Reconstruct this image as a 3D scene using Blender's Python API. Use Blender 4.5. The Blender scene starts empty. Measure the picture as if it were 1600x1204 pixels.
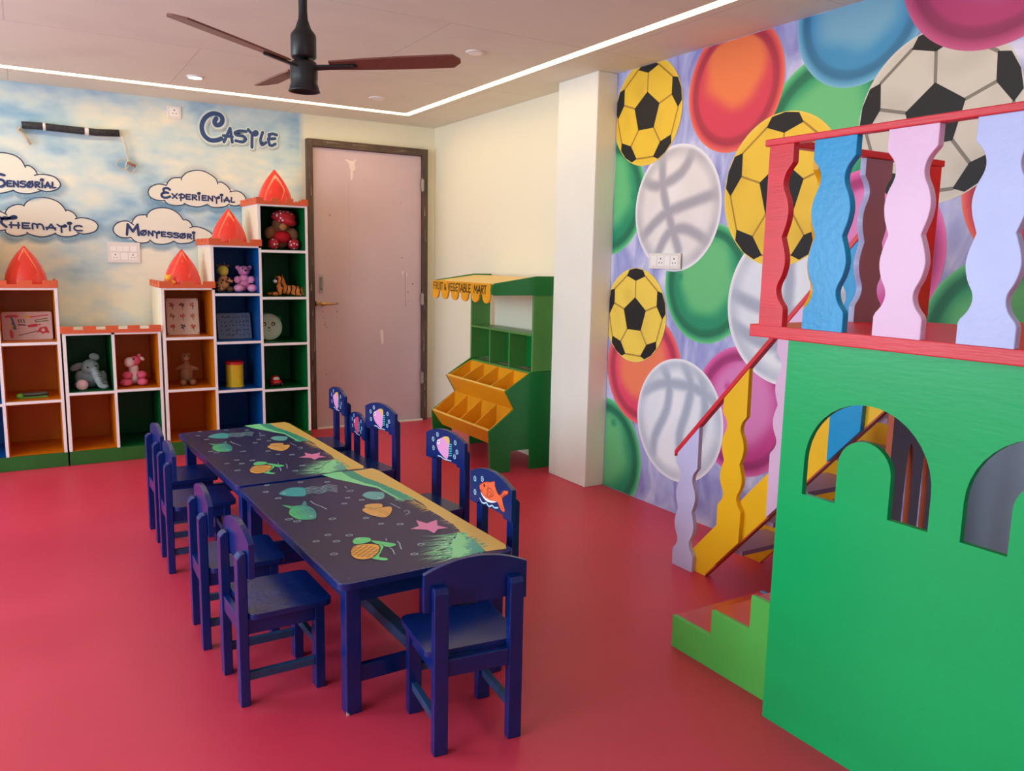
import bpy, bmesh, math, random
from math import sin, cos, pi, radians, sqrt, atan2
from mathutils import Vector, Matrix, noise
from mathutils.geometry import tessellate_polygon

random.seed(7)
SC = bpy.context.scene
COL = SC.collection

# ------------------------------------------------------------------ camera
cam_d = bpy.data.cameras.new('camera')
cam_d.sensor_width = 36.0
cam_d.lens = 1264.83 / 1600 * 36
cam_d.clip_start = 0.02
cam = bpy.data.objects.new('camera', cam_d)
COL.objects.link(cam)
CR = Vector((0.85742687, -0.51423351, 0.01957185))
CU = Vector((0.06066652, 0.13877581, 0.98846388))
CF = Vector((0.51101735, 0.84634814, -0.15018686))
cam.matrix_world = Matrix(((CR.x, CU.x, -CF.x, 0), (CR.y, CU.y, -CF.y, 0), (CR.z, CU.z, -CF.z, 1.4), (0, 0, 0, 1)))
SC.camera = cam

# ------------------------------------------------------------------ world, exposure
world = bpy.data.worlds.new('world')
SC.world = world
world.use_nodes = True
world.node_tree.nodes['Background'].inputs[0].default_value = (0.72, 0.86, 1.0, 1)
world.node_tree.nodes['Background'].inputs[1].default_value = 1.0
SC.view_settings.view_transform = 'Standard'
SC.view_settings.look = 'None'
SC.view_settings.gamma = 1.0
SC.view_settings.use_curve_mapping = False
SC.view_settings.exposure = 0.0
SC.cycles.max_bounces = 10
SC.cycles.diffuse_bounces = 6
SC.cycles.sample_clamp_indirect = 6.0

# room extents
XL, XR, YF, YB, ZC = -2.7, 3.12, -2.8, 6.534, 2.523

def area(name, loc, rot, sx, sy, power, color):
    l = bpy.data.lights.new(name, 'AREA')
    l.shape = 'RECTANGLE'; l.size = sx; l.size_y = sy; l.energy = power; l.color = color
    o = bpy.data.objects.new(name, l); COL.objects.link(o)
    o.location = loc; o.rotation_euler = rot
    return o
# daylight outside the two windows of the left wall and the window behind the camera
area('daylight_left_near', (XL - 0.22, 1.5, 1.5), (0, radians(-90), 0), 1.5, 2.2, 130, (0.70, 0.87, 1.0))
area('daylight_left_far', (XL - 0.22, 4.3, 1.5), (0, radians(-90), 0), 1.5, 2.2, 140, (0.70, 0.87, 1.0))
area('daylight_front', (0.2, YF - 0.22, 1.5), (radians(90), 0, 0), 3.0, 1.5, 14, (0.85, 0.92, 1.0))

# ------------------------------------------------------------------ helpers
def lin(c):
    if isinstance(c, str):
        c = [int(c[i:i + 2], 16) / 255 for i in (0, 2, 4)]
    else:
        c = [v / 255 for v in c]
    return tuple(v / 12.92 if v <= 0.04045 else ((v + 0.055) / 1.055) ** 2.4 for v in c) + (1.0,)

def mat(name, col, rough=0.5, var=0.10, scale=6.0, bump=0.0, bscale=60.0, metal=0.0, spec=0.5, stretch=(1, 1, 1), coat=0.0):
    """painted or plastic surface: colour with slight blotchy variation, optional fine relief"""
    m = bpy.data.materials.new(name); m.use_nodes = True
    nt = m.node_tree; p = nt.nodes['Principled BSDF']
    tc = nt.nodes.new('ShaderNodeTexCoord')
    mp = nt.nodes.new('ShaderNodeMapping'); mp.inputs['Scale'].default_value = stretch
    nt.links.new(tc.outputs['Object'], mp.inputs[0])
    n = nt.nodes.new('ShaderNodeTexNoise'); n.inputs['Scale'].default_value = scale; n.inputs['Detail'].default_value = 4
    nt.links.new(mp.outputs[0], n.inputs['Vector'])
    r = nt.nodes.new('ShaderNodeValToRGB')
    c = lin(col)
    r.color_ramp.elements[0].position = 0.3; r.color_ramp.elements[1].position = 0.7
    r.color_ramp.elements[0].color = tuple(max(0, v * (1 - var)) for v in c[:3]) + (1,)
    r.color_ramp.elements[1].color = tuple(min(1, v * (1 + var)) for v in c[:3]) + (1,)
    nt.links.new(n.outputs['Fac'], r.inputs[0]); nt.links.new(r.outputs[0], p.inputs['Base Color'])
    p.inputs['Roughness'].default_value = rough; p.inputs['Metallic'].default_value = metal
    p.inputs['Specular IOR Level'].default_value = spec
    p.inputs['Coat Weight'].default_value = coat; p.inputs['Coat Roughness'].default_value = 0.15
    if bump > 0:
        n2 = nt.nodes.new('ShaderNodeTexNoise'); n2.inputs['Scale'].default_value = bscale; n2.inputs['Detail'].default_value = 3
        nt.links.new(mp.outputs[0], n2.inputs['Vector'])
        b = nt.nodes.new('ShaderNodeBump'); b.inputs['Strength'].default_value = bump; b.inputs['Distance'].default_value = 0.004
        nt.links.new(n2.outputs['Fac'], b.inputs['Height']); nt.links.new(b.outputs[0], p.inputs['Normal'])
    return m

def emit(name, col, strength):
    m = bpy.data.materials.new(name); m.use_nodes = True
    p = m.node_tree.nodes['Principled BSDF']
    p.inputs['Base Color'].default_value = (0.8, 0.8, 0.8, 1)
    p.inputs['Emission Color'].default_value = lin(col); p.inputs['Emission Strength'].default_value = strength
    return m

def paint_mat(name, rough=0.5, spec=0.4):
    """flat painted picture: colour comes from the mesh colour attribute"""
    m = bpy.data.materials.new(name); m.use_nodes = True
    nt = m.node_tree; p = nt.nodes['Principled BSDF']
    a = nt.nodes.new('ShaderNodeAttribute'); a.attribute_name = 'paint'
    nt.links.new(a.outputs['Color'], p.inputs['Base Color']); nt.links.new(a.outputs['Alpha'], p.inputs['Alpha'])
    p.inputs['Roughness'].default_value = rough; p.inputs['Specular IOR Level'].default_value = spec
    return m

class B:
    """collects geometry into one mesh"""
    def __init__(s): s.v = []; s.f = []; s.m = []; s.xf = None
    def add(s, vs, fs, mi=0):
        o = len(s.v)
        s.v += [tuple(v) for v in vs]; s.f += [tuple(i + o for i in f) for f in fs]; s.m += [mi] * len(fs); return s
    def box(s, x0, x1, y0, y1, z0, z1, mi=0):
        vs = [(x0, y0, z0), (x1, y0, z0), (x1, y1, z0), (x0, y1, z0), (x0, y0, z1), (x1, y0, z1), (x1, y1, z1), (x0, y1, z1)]
        return s.add(vs, [(0, 3, 2, 1), (4, 5, 6, 7), (0, 1, 5, 4), (1, 2, 6, 5), (2, 3, 7, 6), (3, 0, 4, 7)], mi)
    def prism(s, poly, axis, a, b, mi=0):
        """2D polygon pushed along an axis; poly is (y,z) for x, (x,z) for y, (x,y) for z"""
        n = len(poly)
        def P(p, w):
            return {'x': (w, p[0], p[1]), 'y': (p[0], w, p[1]), 'z': (p[0], p[1], w)}[axis]
        vs = [P(p, a) for p in poly] + [P(p, b) for p in poly]
        tris = tessellate_polygon([[Vector((p[0], p[1], 0)) for p in poly]])
        fs = [tuple(t) for t in tris] + [tuple(i + n for i in reversed(t)) for t in tris]
        fs += [(i, (i + 1) % n, (i + 1) % n + n, i + n) for i in range(n)]
        return s.add(vs, fs, mi)
    def lathe(s, prof, c=(0, 0, 0), n=24, mi=0, ax='z'):
        vs = []; fs = []
        for r, z in prof:
            for k in range(n):
                a = 2 * pi * k / n
                q = (r * cos(a), r * sin(a), z)
                if ax == 'y': q = (q[0], q[2], q[1])
                if ax == 'x': q = (q[2], q[0], q[1])
                vs.append((q[0] + c[0], q[1] + c[1], q[2] + c[2]))
        for i in range(len(prof) - 1):
            for k in range(n):
                k2 = (k + 1) % n
                fs.append((i * n + k, i * n + k2, (i + 1) * n + k2, (i + 1) * n + k))
        fs.append(tuple(range(n - 1, -1, -1))); fs.append(tuple((len(prof) - 1) * n + k for k in range(n)))
        return s.add(vs, fs, mi)
    def tube(s, pts, r, n=8, mi=0):
        pts = [Vector(p) for p in pts]; vs = []; fs = []
        rr = r if isinstance(r, (list, tuple)) else [r] * len(pts)
        up = Vector((0.13, 0.21, 0.97)).normalized()
        for i, p in enumerate(pts):
            d = (pts[min(i + 1, len(pts) - 1)] - pts[max(i - 1, 0)]).normalized()
            a = d.cross(up)
            if a.length < 1e-3: a = d.cross(Vector((1, 0, 0)))
            a.normalize(); b = d.cross(a)
            for k in range(n):
                t = 2 * pi * k / n
                vs.append(p + (a * cos(t) + b * sin(t)) * rr[i])
        for i in range(len(pts) - 1):
            for k in range(n):
                k2 = (k + 1) % n
                fs.append((i * n + k, i * n + k2, (i + 1) * n + k2, (i + 1) * n + k))
        fs.append(tuple(range(n - 1, -1, -1))); fs.append(tuple((len(pts) - 1) * n + k for k in range(n)))
        return s.add(vs, fs, mi)
    def ell(s, c, r, rot=(0, 0, 0), n=14, mi=0):
        """ellipsoid"""
        from mathutils import Euler
        R = Euler(rot).to_matrix(); vs = []; fs = []
        h = n // 2 + 2
        for i in range(1, h):
            ph = pi * i / h
            for k in range(n):
                a = 2 * pi * k / n
                q = R @ Vector((r[0] * sin(ph) * cos(a), r[1] * sin(ph) * sin(a), r[2] * cos(ph)))
                vs.append((q[0] + c[0], q[1] + c[1], q[2] + c[2]))
        t = R @ Vector((0, 0, r[2])); top = len(vs); vs.append((c[0] + t[0], c[1] + t[1], c[2] + t[2]))
        bot = len(vs); vs.append((c[0] - t[0], c[1] - t[1], c[2] - t[2]))
        for i in range(h - 2):
            for k in range(n):
                k2 = (k + 1) % n
                fs.append((i * n + k, (i + 1) * n + k, (i + 1) * n + k2, i * n + k2))
        for k in range(n):
            k2 = (k + 1) % n
            fs.append((top, k, k2)); fs.append((bot, (h - 2) * n + k2, (h - 2) * n + k))
        return s.add(vs, fs, mi)
    def build(s, name, mats, parent=None, bevel=0.0, smooth=False, seg=2, remesh=0.0):
        me = bpy.data.meshes.new(name)
        me.from_pydata(s.v, [], s.f)
        me.validate(); me.update()
        if not isinstance(mats, (list, tuple)): mats = [mats]
        for m in mats: me.materials.append(m)
        if len(mats) > 1 and len(me.polygons) == len(s.m): me.polygons.foreach_set('material_index', s.m)
        bm = bmesh.new(); bm.from_mesh(me); bmesh.ops.recalc_face_normals(bm, faces=bm.faces); bm.to_mesh(me); bm.free()
        o = bpy.data.objects.new(name, me); COL.objects.link(o)
        if parent is not None: o.parent = parent
        if smooth:
            for p in me.polygons: p.use_smooth = True
        if remesh:
            r = o.modifiers.new('remesh', 'REMESH'); r.mode = 'VOXEL'; r.voxel_size = remesh; r.use_smooth_shade = True
            q = o.modifiers.new('smooth', 'SMOOTH'); q.iterations = 4; q.factor = 0.6
        if bevel:
            b = o.modifiers.new('bevel', 'BEVEL'); b.width = bevel; b.segments = seg; b.limit_method = 'ANGLE'; b.angle_limit = radians(40)
            b.harden_normals = False
        return o

def tag(o, label, cat, group=None, kind=None):
    if label: o['label'] = label
    if cat: o['category'] = cat
    if group: o['group'] = group
    if kind: o['kind'] = kind
    return o
def struct(o):
    o['kind'] = 'structure'; return o
def empty(name, loc=(0, 0, 0), rz=0.0):
    o = bpy.data.objects.new(name, None); COL.objects.link(o)
    o.location = loc; o.rotation_euler = (0, 0, rz); o.empty_display_size = 0.1
    return o
def smooth_line(pts, closed=False, k=5):
    """Catmull-Rom through 2D points"""
    n = len(pts); out = []
    if n < 3: return list(pts)
    rng = n if closed else n - 1
    for i in range(rng):
        p0 = pts[(i - 1) % n] if closed or i > 0 else pts[0]
        p1 = pts[i]; p2 = pts[(i + 1) % n]
        p3 = pts[(i + 2) % n] if closed or i + 2 < n else pts[-1]
        for j in range(k):
            t = j / k
            out.append(tuple(0.5 * ((2 * p1[d]) + (-p0[d] + p2[d]) * t + (2 * p0[d] - 5 * p1[d] + 4 * p2[d] - p3[d]) * t * t + (-p0[d] + 3 * p1[d] - 3 * p2[d] + p3[d]) * t ** 3) for d in (0, 1)))
    if not closed: out.append(tuple(pts[-1]))
    return out

class Paint:
    """flat picture built of coloured patches on a plane. place(u, v, h) gives the 3D point, h is the height above the surface"""
    def __init__(s, place, step=0.00002): s.P = place; s.v = []; s.f = []; s.c = []; s.h = 0.0004; s.step = step; s.hold = None; s.n = 0
    def up(s):
        if s.hold is None: s.h += s.step
        else: s.n += 1; s.h = s.hold + (s.n % 5) * s.step * 0.25
    def group(s, on):
        """strokes of one group share almost the same height"""
        if on: s.h += s.step; s.hold = s.h
        else: s.h = s.hold + 1.5 * s.step; s.hold = None
    def poly(s, pts, col, smooth=False, k=4):
        s.up()
        if smooth: pts = smooth_line(pts, True, k)
        tris = tessellate_polygon([[Vector((p[0], p[1], 0)) for p in pts]])
        o = len(s.v); s.v += [s.P(p[0], p[1], s.h) for p in pts]
        s.f += [tuple(i + o for i in t) for t in tris]
        for p in pts:
            s.c.append(lin(col(p[0], p[1])) if callable(col) else lin(col))
    def stroke(s, pts, w, col, smooth=True, closed=False, k=5, taper=False):
        if not smooth and not closed and len(pts) > 2:      # sharp corners: one straight piece after another
            for a, b in zip(pts, pts[1:]): s.stroke([a, b], w, col, False)
            return
        s.up()
        if smooth: pts = smooth_line(pts, closed, k)
        n = len(pts); o = len(s.v); cc = lin(col)
        for i, p in enumerate(pts):
            a = pts[(i - 1) % n] if closed or i > 0 else p
            b = pts[(i + 1) % n] if closed or i < n - 1 else p
            dx, dy = b[0] - a[0], b[1] - a[1]; L = sqrt(dx * dx + dy * dy) or 1
            ww = w / 2 * (1 if not taper else max(0.12, 1 - i / (n - 1)))
            nx, ny = -dy / L * ww, dx / L * ww
            s.v += [s.P(p[0] + nx, p[1] + ny, s.h), s.P(p[0] - nx, p[1] - ny, s.h)]; s.c += [cc, cc]
        for i in range(n if closed else n - 1):
            j = (i + 1) % n
            s.f.append((o + 2 * i, o + 2 * i + 1, o + 2 * j + 1, o + 2 * j))
        if not closed and w > 0.004:
            s.up()
            for e in ((0, n - 1) if not taper else (0,)):
                p = pts[e]; o = len(s.v)
                for q in range(10):
                    t = 2 * pi * q / 10
                    s.v.append(s.P(p[0] + cos(t) * w / 2, p[1] + sin(t) * w / 2, s.h)); s.c.append(cc)
                s.f.append(tuple(o + q for q in range(10)))
    def halo(s, ring, c, grow, drop, col, a0):
        """soft spray around a closed outline that fades to nothing outwards"""
        s.up(); o = len(s.v); n = len(ring); cc = lin(col)[:3]
        for k, (g, a) in enumerate(((0.97, a0), (1 + grow * 0.35, a0 * 0.75), (1 + grow * 0.7, a0 * 0.3), (1 + grow, 0.0))):
            for p in ring:
                low = max(0.0, min(1.0, 0.5 - (p[1] - c[1]) * 4))
                s.v.append(s.P(c[0] + (p[0] - c[0]) * g, c[1] + (p[1] - c[1]) * (1 + (g - 1) * 1.7) - drop * (k > 0) * low, s.h)); s.c.append(cc + (a * (0.35 + 0.65 * low),))
        for k in range(3):
            for i in range(n):
                j = (i + 1) % n; s.f.append((o + k * n + i, o + k * n + j, o + (k + 1) * n + j, o + (k + 1) * n + i))
    def disk(s, cu, cv, r, fn, nr=24, na=72, clip=None):
        """round patch with colour fn(a, b) of the offset in radii, in sRGB 0..255"""
        s.up(); o = len(s.v)
        rad = [(i / nr) ** 0.8 for i in range(nr + 1)]
        for q in rad:
            for k in range(na):
                t = 2 * pi * k / na; a, b = q * cos(t), q * sin(t)
                u, v = cu + r * a, cv + r * b
                if clip: u = min(max(u, clip[0]), clip[1]); v = min(max(v, clip[2]), clip[3])
                s.v.append(s.P(u, v, s.h)); s.c.append(lin(fn(a, b)))
        for i in range(nr):
            for k in range(na):
                k2 = (k + 1) % na
                s.f.append((o + i * na + k, o + i * na + k2, o + (i + 1) * na + k2, o + (i + 1) * na + k))
    def build(s, name, m, parent=None):
        me = bpy.data.meshes.new(name); me.from_pydata(s.v, [], s.f); me.update()
        at = me.color_attributes.new('paint', 'FLOAT_COLOR', 'POINT')
        at.data.foreach_set('color', [x for c in s.c for x in c])
        me.materials.append(m)
        o = bpy.data.objects.new(name, me); COL.objects.link(o)
        if parent is not None: o.parent = parent
        return o

def mix3(a, b, t):
    t = min(1, max(0, t)); return tuple(a[i] * (1 - t) + b[i] * t for i in range(3))
def sstep(a, b, x):
    t = min(1, max(0, (x - a) / (b - a))); return t * t * (3 - 2 * t)

FONT = {  # strokes of the lettering in a unit box (x right, y up)
 'A': (0.8, [[(0, 0), (0.42, 1), (0.78, 0)], [(-0.05, 0.36), (0.8, 0.32)]]),
 'B': (0.65, [[(0.05, 0), (0.05, 1)], [(0.05, 1), (0.5, 0.95), (0.5, 0.6), (0.08, 0.54)], [(0.08, 0.54), (0.62, 0.45), (0.6, 0.08), (0.05, 0)]]),
 'C': (0.75, [[(0.75, 0.85), (0.45, 1), (0.1, 0.8), (0.02, 0.4), (0.25, 0.05), (0.75, 0.1)]]),
 'E': (0.7, [[(0.7, 0.97), (0.08, 0.95)], [(0.1, 0.95), (0.08, 0.05)], [(0.08, 0.5), (0.6, 0.52)], [(0.08, 0.04), (0.72, 0.06)]]),
 'F': (0.6, [[(0.62, 0.97), (0.08, 0.97)], [(0.08, 0.97), (0.08, 0)], [(0.08, 0.52), (0.52, 0.52)]]),
 'G': (0.68, [[(0.64, 0.84), (0.4, 1), (0.1, 0.85), (0.04, 0.4), (0.2, 0.04), (0.6, 0.08)], [(0.62, 0.08), (0.62, 0.45)], [(0.62, 0.45), (0.36, 0.45)]]),
 'H': (0.75, [[(0.08, 1), (0.06, 0)], [(0.7, 1), (0.68, 0)], [(-0.08, 0.5), (0.8, 0.52)]]),
 'I': (0.16, [[(0.08, 1), (0.08, 0)]]),
 'i': (0.3, [[(0.15, 0.85), (0.13, 0)], [(0.15, 1.2), (0.32, 1.35), (0.2, 1.5), (-0.02, 1.42), (0.0, 1.22), (0.2, 1.2), (0.28, 1.42)]]),
 'L': (0.55, [[(0.12, 1), (0.06, 0.3), (0.14, 0.04), (0.55, 0.1)]]),
 'M': (1.0, [[(0, 0), (0.1, 0.9)], [(0.1, 0.95), (0.5, 0.3)], [(0.5, 0.3), (0.9, 0.95)], [(0.9, 0.95), (0.96, 0)]]),
 'm': (1.1, [[(0.05, 0), (0.08, 0.9), (0.32, 0.9), (0.45, 0.7), (0.48, 0.2)], [(0.48, 0.7), (0.7, 0.95), (0.95, 0.7), (1.05, 0)]]),
 'N': (0.75, [[(0.05, 0), (0.08, 0.95)], [(0.08, 0.95), (0.66, 0.05)], [(0.68, 0.0), (0.7, 0.98)]]),
 'O': (0.85, [[(0.4, 0.95), (0.05, 0.6), (0.15, 0.1), (0.55, 0.02), (0.82, 0.45), (0.7, 0.9), (0.35, 0.95)]]),
 'o': (0.9, [[(0.4, 0.95), (0.05, 0.6), (0.15, 0.1), (0.55, 0.02), (0.85, 0.45), (0.7, 0.9), (0.35, 0.95)], [(0.1, 0.0), (0.8, 1.05)]]),
 'P': (0.75, [[(0.3, 0.8), (0.26, -0.35)], [(-0.02, 0.7), (0.4, 0.98), (0.8, 0.7), (0.65, 0.25), (0.15, 0.22)]]),
 'R': (0.7, [[(0.1, 0.95), (0.08, 0)], [(0.05, 0.95), (0.6, 0.92), (0.6, 0.6), (0.12, 0.5)], [(0.2, 0.5), (0.7, 0.0)]]),
 'S': (0.75, [[(0.78, 0.92), (0.3, 0.98), (0.04, 0.76), (0.25, 0.58), (0.65, 0.5), (0.78, 0.22), (0.45, 0.0), (0.05, 0.08)]]),
 'T': (0.62, [[(0.0, 0.96), (0.64, 0.96)], [(0.32, 0.96), (0.32, 0)]]),
 't': (0.75, [[(-0.02, 1.0), (0.2, 0.72), (0.5, 0.78), (0.66, 1.0), (0.8, 0.78), (0.6, 0.62), (0.35, 0.66)], [(0.32, 0.7), (0.32, -0.4)]]),
 'U': (0.66, [[(0.06, 1), (0.06, 0.25), (0.3, 0.0), (0.56, 0.2), (0.6, 1)]]),
 'V': (0.7, [[(0.0, 1), (0.34, 0), (0.68, 1)]]),
 'X': (0.75, [[(0.0, 0.9), (0.7, 0.02)], [(0.72, 0.95), (0.02, 0.0)]]),
 '&': (0.8, [[(0.8, 0.0), (0.2, 0.7), (0.3, 0.98), (0.52, 0.82), (0.1, 0.35), (0.25, 0.02), (0.75, 0.4)]]),
 ' ': (0.35, []),
}
SHARP = set('AEFHILMNRTVXUB')
def write(pt, text, a, b, h, w, col, gap=0.22):
    """letters along the baseline a -> b of a Paint, cap height h"""
    tot = sum(FONT[c][0] + gap for c in text) - gap
    d = (b[0] - a[0], b[1] - a[1]); L = sqrt(d[0] ** 2 + d[1] ** 2); sx = L / tot
    ux, uy = d[0] / L, d[1] / L; x = 0.0
    for c in text:
        for st in FONT[c][1]:
            pts = [(a[0] + ux * (x + p[0]) * sx, a[1] + uy * (x + p[0]) * sx + p[1] * h) for p in st]
            if c in 'AVMNXT' or len(st) == 2:
                for q0, q1 in zip(pts, pts[1:]): pt.stroke([q0, q1], w, col, smooth=False)
            else: pt.stroke(pts, w, col)
        x += FONT[c][0] + gap

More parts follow.
